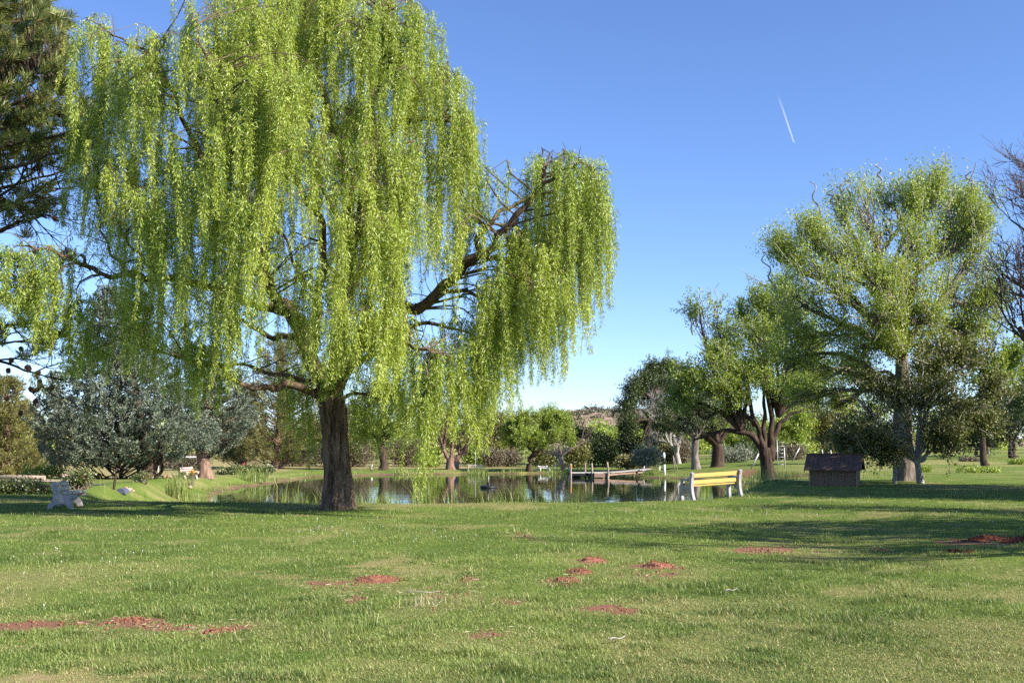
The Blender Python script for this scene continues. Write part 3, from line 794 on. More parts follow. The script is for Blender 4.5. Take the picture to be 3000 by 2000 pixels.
def willow():
    rng = np.random.default_rng(21)
    Y0 = 27.0
    base = gp(990, Y0)
    root = thing('willow_tree', 'huge weeping willow with long bright green hanging strands, on the near shore of the pond', 'tree', base)
    W_ = lambda px, py, dy=0: at(px, py, Y0 + dy)
    g = Geo()
    tr = [base + np.array([0.04, 0, -.12]), W_(990, 1400), W_(986, 1330), W_(981, 1260), W_(974, 1190), W_(968, 1140)]
    rough_trunk(g, tr, [.36, .325, .315, .295, .31, .31], 0, 140, 220, .10, 15, 1.7, .34, 3)
    trunk = g.build('trunk', M['willow_bark'], root, base)
    # main limbs: pixel path, depth offset, radii
    LB = [
        ([(966, 1165, 0), (945, 1120, -.1), (904, 1031, -.5), (889, 965, -.8), (858, 914, -1.2), (802, 860, -1.7), (760, 760, -2.2), (735, 640, -2.6), (700, 480, -2.8), (680, 330, -2.6)], .25, .05),
        ([(906, 1035, -.5), (925, 960, -.3), (930, 870, -.2), (950, 760, .2), (935, 640, .3), (880, 560, .5), (820, 430, .8), (790, 300, .9)], .16, .04),
        ([(975, 1160, .1), (990, 1050, .3), (1000, 920, .4), (1027, 740, .3), (1021, 631, .2), (1012, 517, .1), (990, 430, 0), (960, 330, -.2), (930, 200, -.3), (920, 60, -.3), (905, -60, -.2)], .24, .045),
        ([(1018, 560, .2), (1055, 480, -.2), (1075, 400, -.7), (1100, 280, -1.2), (1125, 150, -1.5), (1120, 20, -1.6)], .10, .03),
        ([(1010, 830, .4), (1070, 560, .2), (1100, 459, -.4), (1138, 402, -.8), (1173, 356, -1.0), (1225, 352, -1.3), (1290, 350, -1.6), (1350, 372, -1.8)], .14, .03),
        ([(972, 1150, 0), (1010, 1080, .9), (1085, 960, 1.2), (1150, 905, .6), (1173, 893, .2), (1235, 903, -.2), (1305, 832, -.6), (1374, 769, -1.0), (1437, 730, -1.2), (1460, 694, -1.3), (1517, 625, -1.4), (1575, 560, -1.4), (1600, 480, -1.3)], .22, .05),
        ([(1374, 769, -1.0), (1437, 752, -1.4), (1517, 786, -1.9), (1552, 832, -2.3), (1600, 850, -2.6)], .085, .02),
        ([(1250, 890, -.3), (1328, 850, -.9), (1385, 861, -1.3), (1420, 895, -1.6), (1440, 960, -1.7)], .07, .02),
        ([(1405, 755, -1.1), (1400, 700, -.6), (1440, 650, 0), (1500, 600, .6), (1620, 560, 1.2), (1690, 520, 1.3)], .09, .025),
        ([(1575, 560, -1.4), (1630, 510, -1.7), (1700, 480, -2.0), (1735, 500, -2.1)], .05, .02),
        ([(958, 1168, 0), (930, 1159, -.1), (853, 1123, -.4), (812, 1134, -.6), (751, 1136, -1.0), (700, 1123, -1.3), (640, 1070, -1.7), (560, 1060, -2.3)], .13, .03),
        ([(955, 1140, .1), (924, 1118, .3), (843, 1103, .8), (776, 1088, 1.2), (700, 1067, 1.8), (600, 1060, 2.5)], .09, .025),
        ([(892, 972, -.7), (840, 985, -.3), (792, 986, 0), (746, 960, .4), (700, 935, .9), (620, 900, 1.6)], .10, .03),
        ([(862, 915, -1.2), (780, 900, -1.2), (700, 870, -1.6), (600, 835, -2.0), (520, 820, -2.3), (440, 815, -2.5), (370, 808, -2.6), (310, 806, -2.7), (268, 785, -2.8), (236, 745, -2.9)], .13, .035),
        ([(450, 815, -2.5), (383, 796, -2.2), (332, 750, -2.0), (296, 668, -1.9), (285, 560, -1.9)], .06, .015),
        ([(480, 818, -2.4), (420, 760, -2.9), (370, 700, -3.3), (330, 640, -3.5)], .05, .015),
        ([(268, 790, -2.8), (210, 760, -3.2), (150, 735, -3.5), (70, 720, -3.7)], .05, .02),
        ([(750, 740, -2.2), (650, 560, -1.8), (560, 400, -1.3), (500, 260, -1.0), (430, 155, -.8), (388, 135, -.8), (347, 112, -.8), (286, 71, -.8)], .09, .012),
        ([(700, 470, -2.8), (640, 300, -3.3), (600, 160, -3.5), (570, 60, -3.5)], .06, .015),
        ([(830, 455, .8), (760, 320, 1.8), (700, 180, 2.6), (640, 60, 3.0)], .07, .015),
        ([(1000, 920, .4), (1040, 820, 1.6), (1100, 700, 2.6), (1180, 600, 3.4), (1260, 520, 3.8)], .12, .03),
        ([(905, 1030, -.5), (850, 930, 1.0), (760, 800, 2.2), (660, 680, 3.2), (540, 560, 3.8)], .12, .03),
        ([(968, 1160, 0), (1000, 1110, -.8), (1050, 1060, -1.8), (1110, 1030, -2.6), (1190, 1010, -3.2), (1260, 1030, -3.5)], .11, .03),
        ([(960, 1150, 0), (920, 1080, -1.2), (880, 1000, -2.2), (830, 900, -3.1), (780, 820, -3.6)], .11, .03),
        ([(985, 1090, .2), (1060, 1010, 1.6), (1160, 960, 2.6), (1280, 950, 3.4), (1380, 980, 3.8)], .11, .03),
        ([(1000, 1000, .2), (1010, 900, -1.0), (1030, 780, -2.2), (1060, 660, -3.2), (1090, 560, -3.8)], .10, .03),
        ([(975, 1180, 0), (1060, 1150, .5), (1110, 1165, .9), (1135, 1140, 1.2), (1090, 1120, 1.6)], .05, .02),
        ([(930, 860, -.2), (880, 810, -.8), (830, 690, -1.4), (800, 678, -1.8)], .05, .02),
        ([(1012, 700, .2), (930, 500, 1.5), (860, 330, 2.4), (840, 180, 2.8)], .08, .02),
    ]
    nodes = []; rad = []; axis_out = []
    for i, (pp, r0, r1) in enumerate(LB):
        g = Geo()
        C, R = limb_tube(g, [W_(a, b, c) for a, b, c in pp], r0, r1, 0, seed=i, sides=14 if r0 > .1 else 9, wob=.035)
        g.build('limb', M['limb_bark'], root, base)
        nodes.append(C[len(C) // 4:]); rad.append(R[len(C) // 4:])
    nodes = np.vstack(nodes); rad = np.concatenate(rad)

    top = [(200, 230), (215, 110), (240, 55), (290, 48), (330, 95), (380, 125), (430, 95), (470, 80), (540, 75), (560, 0), (620, -60), (700, -110), (900, -170), (1060, -150), (1180, -60), (1250, 20), (1310, 110), (1335, 220),
           (1380, 345), (1398, 430), (1410, 660), (1440, 640), (1500, 600), (1525, 520), (1560, 460), (1590, 430), (1650, 430), (1710, 470), (1745, 500), (1772, 580)]
    bot = [(200, 560), (230, 690), (260, 780), (300, 850), (345, 1000), (420, 1130), (500, 1180), (560, 1150), (600, 1215), (640, 1200), (660, 1120), (750, 1110), (830, 1140), (935, 1150), (950, 1190), (985, 1120), (1040, 1140), (1100, 1160), (1150, 1190), (1200, 1230),
           (1300, 1260), (1380, 1300), (1425, 1270), (1450, 1210), (1500, 1190), (1540, 1170), (1580, 1150), (1640, 1100), (1680, 1060), (1700, 1040), (1740, 930), (1768, 800)]
    CL = []                     # clumps: apex px, py, depth offset, hang length in px, strand count, spread (m)
    # generic fill of the crown volume
    N = 420
    tries = 0
    while len(CL) < N and tries < 20000:
        tries += 1
        px = rng.uniform(205, 1770)
        t = interp(top, px); b = interp(bot, px)
        if rng.uniform() > (b - t) / 1250: continue
        u = rng.uniform() ** 1.15
        py = t + (b - t - 170) * u
        if py < t: py = t
        cx = 800 if px < 1400 else 1580
        hx = 620 if px < 1400 else 230
        e = max(.12, 1 - ((px - cx) / hx) ** 2)
        half = (5.4 if px < 1400 else 2.6) * math.sqrt(e) * (.35 + .65 * sstep(-200, 500, py))
        q = rng.uniform()
        if q < .38: dy = -half * rng.uniform(.75, 1.0)
        elif q < .62: dy = half * rng.uniform(.6, 1.0)
        else: dy = half * rng.uniform(-.8, .6)
        if px > 1400: dy = dy - .7
        Lh = rng.uniform(170, 400) * (1.0 if u < .6 else .85)
        Lh = min(Lh, b - py + rng.normal(0, 25))
        if Lh < 70: continue
        # open places where limbs and sky show
        if 690 < px < 925 and py + Lh > 880 and 700 < py + Lh * .5 < 1200 and dy < 2 and rng.uniform() < .78: continue
        if 930 < px < 1050 and py + Lh > 1190: Lh = max(80, 1185 - py)
        if 1060 < px < 1400 and 680 < py < 800 and dy > -2.2 and rng.uniform() < .45: continue
        if 1010 < px < 1180 and 500 < py < 640 and rng.uniform() < .4: continue
        if 250 < px < 350 and 640 < py + Lh * .6 < 900 and rng.uniform() < .75: continue
        ly = np.interp(px, [1170, 1240, 1305, 1374, 1437, 1460, 1517, 1575], [893, 900, 832, 769, 730, 694, 625, 560])
        if 1170 < px < 1560 and py < ly + 40 and py + Lh > ly - 30 and dy < -1.0 and rng.uniform() < .8: continue
        if 985 < px < 1065 and 380 < py + Lh and py < 740 and dy < .3 and rng.uniform() < .6: continue
        if 1400 < px < 1530 and py < 610: continue
        if 330 < px < 620 and py + Lh > 900 and rng.uniform() < .2: continue
        if 600 < px < 925 and py + Lh > 1000 and rng.uniform() < .45: continue
        if 1040 < px < 1450 and py + Lh > 1050 and -4 < dy < -.5 and rng.uniform() < .12: continue
        if px < 330 and py < 330 and rng.uniform() < .6: continue
        if px < 560 and py < 420 and rng.uniform() < .38: continue
        CL.append((px, py, dy, Lh, int(rng.uniform(7, 13)), rng.uniform(.2, .36)))
    # clumps read off the photograph: the outline and the bright front curtains
    hand = [
        (575, 40, -3.4, 300, 14, .35), (560, 120, -3.0, 240, 12, .3), (470, 90, -1.2, 260, 14, .35), (400, 110, -1.0, 240, 12, .3), (520, 75, -1.8, 280, 13, .3), (640, 20, -3.0, 330, 15, .35), (610, 150, -3.6, 330, 14, .35),
        # right dome
        (1600, 432, -1.2, 330, 16, .4), (1650, 440, -1.6, 420, 18, .4), (1700, 465, -1.8, 430, 18, .4), (1740, 500, -2.0, 420, 16, .3), (1760, 550, -1.8, 360, 12, .2), (1560, 500, -1.0, 420, 16, .4),
        (1520, 640, -1.2, 480, 16, .35), (1480, 760, -1.0, 390, 14, .35), (1570, 760, -1.6, 380, 18, .4), (1640, 740, -2.0, 340, 16, .4), (1690, 720, -2.1, 330, 14, .3), (1740, 700, -2.0, 230, 12, .25), (1610, 880, -2.0, 230, 12, .3), (1540, 900, -1.4, 270, 14, .35),
        # lone strand in the gap
        (1405, 425, -1.6, 190, 5, .1), (1440, 470, -1.6, 160, 4, .08),
        # outer right edge of the main crown
        (1300, 95, -1.5, 330, 16, .35), (1330, 190, -1.7, 330, 14, .3), (1370, 345, -1.9, 300, 15, .3), (1388, 360, -1.5, 230, 10, .2), (1240, 30, -1.4, 360, 16, .4), (1260, 10, -.8, 120, 5, .1), (1340, 420, -2.2, 380, 15, .35),
        # bright front curtain left of centre
        (800, 170, -4.2, 420, 24, .45), (850, 190, -4.4, 430, 22, .4), (760, 230, -4.3, 430, 20, .4), (900, 260, -4.0, 360, 18, .35), (700, 330, -4.6, 420, 20, .4), (640, 420, -4.6, 420, 18, .4), (720, 560, -4.9, 430, 20, .4), (660, 760, -4.9, 370, 18, .4), (740, 820, -4.8, 260, 12, .3),
        # front curtains over the trunk
        (985, 800, -4.4, 340, 20, .4), (960, 820, -4.6, 320, 16, .3), (1060, 620, -4.6, 420, 22, .4), (1110, 610, -4.6, 460, 22, .4), (1150, 640, -4.4, 430, 20, .35), (1020, 640, -4.5, 320, 16, .35), (1090, 900, -4.5, 260, 18, .35), (1130, 930, -4.2, 240, 16, .3), (1180, 900, -4.0, 290, 16, .3),
        (948, 1000, -3.8, 180, 10, .18), (1000, 950, -4.2, 180, 12, .25),
        # hanging ends on the right below
        (1245, 1120, -3.4, 345, 11, .14), (1232, 1080, -3.3, 240, 11, .16), (1262, 1100, -3.0, 200, 9, .15), (1180, 1090, -2.6, 150, 9, .2), (1140, 1120, 3.0, 240, 6, .12), (1100, 1130, 2.6, 260, 5, .12), (1215, 1130, 1.8, 290, 5, .09),
        (1290, 1000, -2.8, 280, 14, .3), (1340, 980, -2.6, 280, 15, .3), (1390, 980, -2.4, 290, 15, .3), (1420, 1000, -2.2, 330, 14, .2), (1360, 1100, -2.2, 200, 12, .25), (1450, 1060, -1.8, 170, 10, .25), (1400, 1120, -2.0, 200, 11, .2), (1320, 1150, -2.3, 120, 8, .2),
        # dark strands behind the trunk
        (830, 1060, 3.0, 250, 8, .25), (880, 1080, 3.2, 270, 10, .3), (920, 1080, 2.4, 290, 10, .25), (1040, 1100, 2.8, 250, 8, .22), (860, 1100, 2.2, 220, 7, .2), (970, 1120, 2.2, 300, 5, .12),
        # lower left fringe
        (600, 980, -3.6, 260, 14, .25), (590, 900, -3.9, 320, 14, .25), (520, 920, -3.2, 240, 15, .35), (450, 880, -3.0, 240, 15, .35), (400, 860, -3.0, 280, 15, .35), (540, 1000, -2.0, 180, 12, .35), (650, 900, -4.2, 230, 12, .3),
        # thin upper left strands
        (245, 55, -.9, 250, 8, .16), (300, 75, -.9, 220, 9, .2), (220, 95, -.9, 130, 3, .08), (330, 120, -1.0, 300, 10, .25), (230, 200, -.9, 260, 12, .3), (280, 250, -1.2, 220, 14, .35), (240, 330, -1.4, 200, 12, .3),
        # the low drape at the far left
        (60, 715, -3.6, 200, 14, .35), (100, 712, -3.5, 260, 18, .35), (150, 722, -3.4, 290, 18, .35), (200, 728, -3.2, 330, 18, .3), (30, 730, -3.8, 130, 8, .25), (120, 820, -3.5, 230, 12, .25), (180, 900, -3.3, 200, 14, .25), (205, 960, -3.2, 160, 12, .2), (60, 820, -3.7, 150, 8, .25), (150, 860, -3.6, 160, 10, .25), (90, 800, -3.4, 190, 12, .3), (230, 1020, -3.0, 80, 8, .12), (215, 1010, -3.1, 90, 8, .15),
        (285, 950, -2.6, 150, 8, .2), (270, 850, -2.6, 200, 9, .2),
    ]
    CL += hand
    P_list = []; D_list = []; T_list = []; L_list = []
    g = Geo()
    stemP = []
    ctr = np.array([base[0], Y0, 0])
    twig_paths = []; twig_r = []
    for (px, py, dy, Lh, ns, spr) in CL:
        A = W_(px, py, dy)
        hl = Lh * mpp(A[1])
        # keep the low sun's way to the trunk open, as the lit bark shows
        blk = False
        for z0 in (.2, .8, 1.4, 2.0, 2.6):
            q = A - np.array([0, 0, 1]) * np.linspace(0, hl, 6)[:, None] - (base + np.array([.25, -.2, z0]))
            along = q @ TO_SUN
            if np.any((along > .4) & (np.linalg.norm(q - along[:, None] * TO_SUN, axis=1) < .75)): blk = True
        if blk and rng.uniform() < .45: continue
        # twig from the nearest sensible limb node, arching over
        dv = A - nodes
        cost = np.linalg.norm(dv, axis=1) + 1.2 * np.maximum(0, nodes[:, 2] - A[2] + .1) + .02
        k = int(np.argmin(cost)); S = nodes[k]
        h = A - S; h[2] = 0
        hn = np.linalg.norm(h)
        h = h / hn if hn > .15 else norm(np.array([A[0] - ctr[0], A[1] - Y0, 0]) + rng.normal(0, .4, 3) * np.array([1, 1, 0]))
        d_ = np.linalg.norm(A - S)
        mid = (S + A) / 2 + np.array([0, 0, .12 * d_])
        E = A + h * .06 + np.array([0, 0, -.26])
        path = curve([S, mid + h * .1, A - h * min(.4, .3 * d_) + np.array([0, 0, .02]), E], 8)
        path[1:-1] += rng.normal(0, .02, (6, 3))
        twig_paths.append(path)
        twig_r.append(np.linspace(min(.028, rad[k] * .6) if d_ > .6 else .015, .005, 8))
        ctint = rng.uniform(.12, .62)
        ns = max(3, int(ns * (.62 if ns > 13 else .85)))
        for s in range(ns):
            t = rng.uniform(.45, 1.0)
            f = t * 7; i = min(6, int(f)); p0 = path[i] + (path[i + 1] - path[i]) * (f - i)
            off = np.array([rng.normal(0, spr * .8), rng.normal(0, spr * .8), 0])
            p = p0 + off; p[2] -= .35 * (off[0] ** 2 + off[1] ** 2) ** .5 * rng.uniform(.2, 1.0) - rng.normal(0, .05)
            L = max(.3, hl * (1 - .55 * rng.uniform() ** 1.6) + (A[2] - p[2]) * -.6)
            nseg = 9
            zz = np.linspace(0, 1, nseg)
            sway = rng.normal(0, .05, 2) + h[:2] * .03
            ph = rng.uniform(0, 6.28, 2)
            ln = np.stack([p[0] + sway[0] * zz * 2 + .035 * np.sin(zz * 5 + ph[0]), p[1] + sway[1] * zz * 2 + .035 * np.sin(zz * 5 + ph[1]), p[2] - L * zz ** 1.0], 1)
            ln[:, 2] = np.maximum(ln[:, 2], .25)
            stemP.append(np.vstack([p0[None], ln[1::2][:4], ln[-1:]]))
            nl = int(L / .0056)
            tt = rng.uniform(0, 1, nl)
            ff = tt * (nseg - 1); ii = np.minimum(nseg - 2, ff.astype(int)); fr = (ff - ii)[:, None]
            pos = ln[ii] * (1 - fr) + ln[ii + 1] * fr
            a = rng.uniform(0, 2 * np.pi, nl)
            pos = pos + np.stack([np.cos(a), np.sin(a), np.zeros(nl)], 1) * np.abs(rng.normal(0, .042, nl))[:, None] * (1.15 - .6 * tt)[:, None]
            D = np.stack([np.cos(a), np.sin(a), rng.uniform(-2.4, -.2, nl)], 1)
            P_list.append(pos); D_list.append(D)
            T_list.append(np.clip(ctint + rng.normal(0, .1) + .25 * tt + rng.normal(0, .13, nl), 0, 1))
            L_list.append(rng.uniform(.045, .11, nl) * (1.05 - .3 * tt))
    P = np.vstack(P_list); D = np.vstack(D_list); T = np.concatenate(T_list); LL = np.concatenate(L_list)
    globals()['WN'] = (len(P), len(stemP)); print('willow leaves', len(P), 'strands', len(stemP))
    g.leaves(P, D, LL, LL * .22, T, 0, rng)
    stemP = np.array(stemP)
    g.tubes(stemP, np.linspace(.0045, .002, stemP.shape[1])[None], 3, 1, .5)
    g.build('crown', [M['willow_leaf'], M['willow_twig']], root, base)
    g = Geo()
    g.tubes(np.array(twig_paths), np.array(twig_r), 5, 0, .5)
    # small bare side twigs
    sp = []
    for k in rng.integers(0, len(nodes), 420):
        S = nodes[k]; d = norm(rng.normal(size=3) + np.array([0, 0, .35])); L = rng.uniform(.3, 1.1)
        sp.append(curve([S, S + d * L * .5 + rng.normal(0, .06, 3), S + d * L + np.array([0, 0, -.2 * L])], 8))
    g.tubes(np.array(sp), np.linspace(.014, .003, 8)[None], 4, 0, .5)
    # bare brown hanging withes at the upper left
    sp = []
    for i in range(11):
        a = W_(250 + rng.uniform(0, 85), 500 + rng.uniform(-40, 30), -1.6); L = rng.uniform(1.0, 1.7)
        sp.append(curve([a, a + np.array([rng.normal(0, .15), 0, -L * .4]), a + np.array([rng.normal(0, .15), rng.normal(0, .1), -L])], 8))
    g.tubes(np.array(sp), np.linspace(.014, .006, 8)[None], 5, 0, .5)
    g.build('twig', M['willow_twig'], root, base)


willow()


# ------------------------------------------------------------------ tree builders
def lobe_list(lobes, Y, depth=.8):
    """pixel ellipses -> centres and radii in metres"""
    c = []; r = []
    for l in lobes:
        px, py, rx, ry = l[:4]; dy = l[4] if len(l) > 4 else 0
        c.append(at(px, py, Y + dy)); r.append([rx * mpp(Y), max(rx, ry) * mpp(Y) * depth, ry * mpp(Y)])
    return np.array(c), np.array(r)


def cluster_leaves(g, centers, rng, per, sig, L, W, up=.2, mat=0, tint=None, zsq=.8, dirs=None, dspread=1.0, tvar=.16, lines=None):
    n = len(centers)
    m = rng.poisson(per, n)
    idx = np.repeat(np.arange(n), m)
    off = rng.normal(size=(len(idx), 3)) * np.array([1, 1, zsq]) * sig
    P = centers[idx] + off
    if lines is not None: P = centers[idx] + lines[idx] * rng.uniform(-.15, 1, len(idx))[:, None] + off * .36
    D = rng.normal(size=(len(idx), 3)) * dspread + np.array([0, 0, up])
    if dirs is not None: D = D + dirs[idx]
    if lines is not None: D = D + norm(lines[idx]) * .9
    ct = rng.uniform(.05, .75, n) if tint is None else tint
    t = np.clip(ct[idx] + rng.normal(0, tvar, len(idx)), 0, .95)
    Ls = L * rng.uniform(.7, 1.2, len(idx))
    g.leaves(P, D, Ls, W / L * Ls, t, mat, rng)


def leafy_tree(name, label, cat, base, trunk, trad, lobes, Y, leaf, bark, seed, nsub=10, ncl=9, per=45, sig=.2, L=.075, W=.035, up=.2, limb_r=.16,
               group=None, shell=.35, depth=.8, tips=None, bare=0.0, limb_sides=8, tw_mat=None, forks=None, rough=False, fineness=1.0, gap=.43, zbias=.15, curl=.0):
    rng = np.random.default_rng(seed)
    base = np.asarray(base, float)
    root = thing(name, label, cat, base, group)
    g = Geo()
    tp = [np.asarray(p, float) for p in trunk]
    tp[0] = tp[0] - np.array([0, 0, .15])
    if rough: rough_trunk(g, tp, trad, 0, 48, 50, .035, 9, 1.0, .35, seed)
    else:
        C = curve(tp, 18); R = np.interp(np.linspace(0, 1, 18), np.linspace(0, 1, len(trad)), trad)
        R = R * (1 + .45 * np.exp(-np.arange(18) / 1.6)); g.tube(C, R, 14)
    C = curve(tp, 24)
    c, r = lobe_list(lobes, Y, depth)
    fk = C[14:] if forks is None else np.array(forks)
    centers = []; twigs = []; twr = []; bares = []
    for i in range(len(c)):
        d = np.linalg.norm((fk - c[i]) * np.array([1, 1, .7]), axis=1) + .5 * np.maximum(0, fk[:, 2] - c[i, 2])
        f = fk[int(np.argmin(d + rng.uniform(0, .3, len(fk))))]
        v = c[i] - f; dl = np.linalg.norm(v)
        m1 = f + v * .4 + np.array([0, 0, zbias * dl]) + rng.normal(0, .06 * dl, 3)
        m2 = f + v * .75 + np.array([0, 0, zbias * .6 * dl]) + rng.normal(0, .05 * dl, 3)
        n = 14
        LC = curve([f, m1, m2, c[i] + np.array([0, 0, r[i, 2] * .4])], n)
        if curl: LC[2:] += np.cumsum(rng.normal(0, curl, (n - 2, 3)), 0) * .5
        R = np.linspace(limb_r * min(1, .35 + dl / 6), .03, n)
        g.tube(LC, R, limb_sides, 0)
        for s in range(nsub):
            u = rng.uniform(.45, 1.0); S = LC[int(u * (n - 1))]
            dr = norm(rng.normal(size=3) + np.array([0, 0, up * 1.5]))
            E = c[i] + r[i] * dr * rng.uniform(shell, 1.05)
            md = (S + E) / 2 + rng.normal(0, .12, 3) * np.linalg.norm(E - S) * .6
            pth = curve([S, md, E], 8)
            if curl: pth[1:] += rng.normal(0, curl * .7, (7, 3))
            twigs.append(pth); twr.append(np.linspace(.03, .008, 8))
            if rng.uniform() < bare: 
                for q in range(4):
                    a = pth[rng.integers(3, 8)]; dd = norm(dr + rng.normal(0, .6, 3) + np.array([0, 0, .4]))
                    bares.append(curve([a, a + dd * .35 + rng.normal(0, .08, 3), a + dd * .8], 8))
                continue
            tt = rng.uniform(.35, 1.02, ncl)
            f_ = np.clip(tt * 7, 0, 6.999); ii = f_.astype(int); fr = (f_ - ii)[:, None]
            cc = pth[ii] * (1 - fr) + pth[ii + 1] * fr + rng.normal(0, 1, (ncl, 3)) * r[i] * .22
            nz = fbm(cc[:, 0] * .9 / fineness + seed, cc[:, 2] * .9 / fineness + cc[:, 1] * .55 / fineness, seed, 3)
            cc = cc[nz > gap]
            centers.append(cc)
    if twigs: g.tubes(np.array(twigs), np.array(twr), 5, 0)
    if bares: g.tubes(np.array(bares), np.linspace(.014, .005, 8)[None], 4, 0)
    if tips:
        tpaths = []
        for (x0, y0, x1, y1) in tips:
            a = at(x0, y0, Y); b = at(x1, y1, Y)
            k = 14; t = np.linspace(0, 1, k)[:, None]
            p = a + (b - a) * t
            ph = rng.uniform(0, 6.28, 3)
            wob = np.stack([np.sin(t[:, 0] * 13 + ph[0]), np.sin(t[:, 0] * 11 + ph[1]), 0 * t[:, 0]], 1) * .11
            tpaths.append(p + wob * (0.3 + t))
        for tp_ in tpaths:
            tb = Geo(); tb.tubes(tp_[None], np.linspace(.048, .018, 14)[None], 5, 0); tb.build('bare_shoot', tw_mat or bark, root, base)
    g.build('trunk', bark, root, base)
    if centers:
        g = Geo(); cs = np.vstack(centers); axis = C[-1] - np.array([0, 0, 1.0])
        out = norm((cs - axis) * np.array([1, 1, .5]))
        ln = norm(out * .55 + rng.normal(0, .55, cs.shape) + np.array([0, 0, up * 2.2])) * (sig * rng.uniform(2.2, 4.2, (len(cs), 1)))
        cluster_leaves(g, cs, rng, per, sig, L, W, up, lines=ln)
        pk = rng.uniform(size=len(cs)) < .3; cs = cs[pk]; ln = ln[pk]
        tw = cs[:, None, :] + ln[:, None, :] * np.linspace(-.25, .95, 3)[None, :, None]
        g.tubes(tw, np.array([[.009, .006, .003]]) * (1 + Y / 60), 3, 1, .5)
        o = g.build('crown', [leaf, tw_mat or bark], root, base); tree_stat(name, len(o.data.polygons))
    return root


STAT = {}
def tree_stat(n, k): STAT[n] = STAT.get(n, 0) + k


def bare_tree(name, label, cat, base, starts, mat, seed, levels=5, kids=(3, 4), decay=.72, spread=.55, up=.18, group=None, minr=.006, sides=5, build_trunk=None, curl=.06):
    """starts: list of (point, direction, length, radius)"""
    rng = np.random.default_rng(seed)
    base = np.asarray(base, float)
    root = thing(name, label, cat, base, group)
    cur = [(np.asarray(p, float), norm(np.asarray(d, float)), l, r) for p, d, l, r in starts]
    g = Geo(); tg = Geo()
    for lv in range(levels):
        paths = []; rads = []; nxt = []
        for p, d, l, r in cur:
            n = 7; pts = [p]; dd = d
            for i in range(n - 1):
                dd = norm(dd + rng.normal(0, curl * (1 + lv * .5), 3) + np.array([0, 0, up * .15])); pts.append(pts[-1] + dd * l / (n - 1))
            pts = np.array(pts); r1 = max(minr * .6, r * .55)
            paths.append(pts); rads.append(np.linspace(r, r1, n))
            if lv < levels - 1:
                for k in range(rng.integers(kids[0], kids[1] + 1)):
                    i = rng.integers(2, n); 
                    perp = norm(np.cross(dd, rng.normal(size=3)))
                    nd_ = norm(dd + perp * rng.uniform(.35, 1.1) * spread * 1.5 + np.array([0, 0, up]))
                    nxt.append((pts[i], nd_, l * decay * rng.uniform(.65, 1.1), max(minr, np.interp(i, [0, n - 1], [r, r1]) * .62)))
        (g if lv < 2 else tg).tubes(np.array(paths), np.array(rads), sides + 3 if lv < 2 else (4 if lv < 4 else 3), 0)
        cur = nxt
    if build_trunk: build_trunk(g)
    g.build('trunk', mat, root, base)
    if tg.n: tg.build('twigs' if False else 'branch_crown', mat, root, base)
    return root


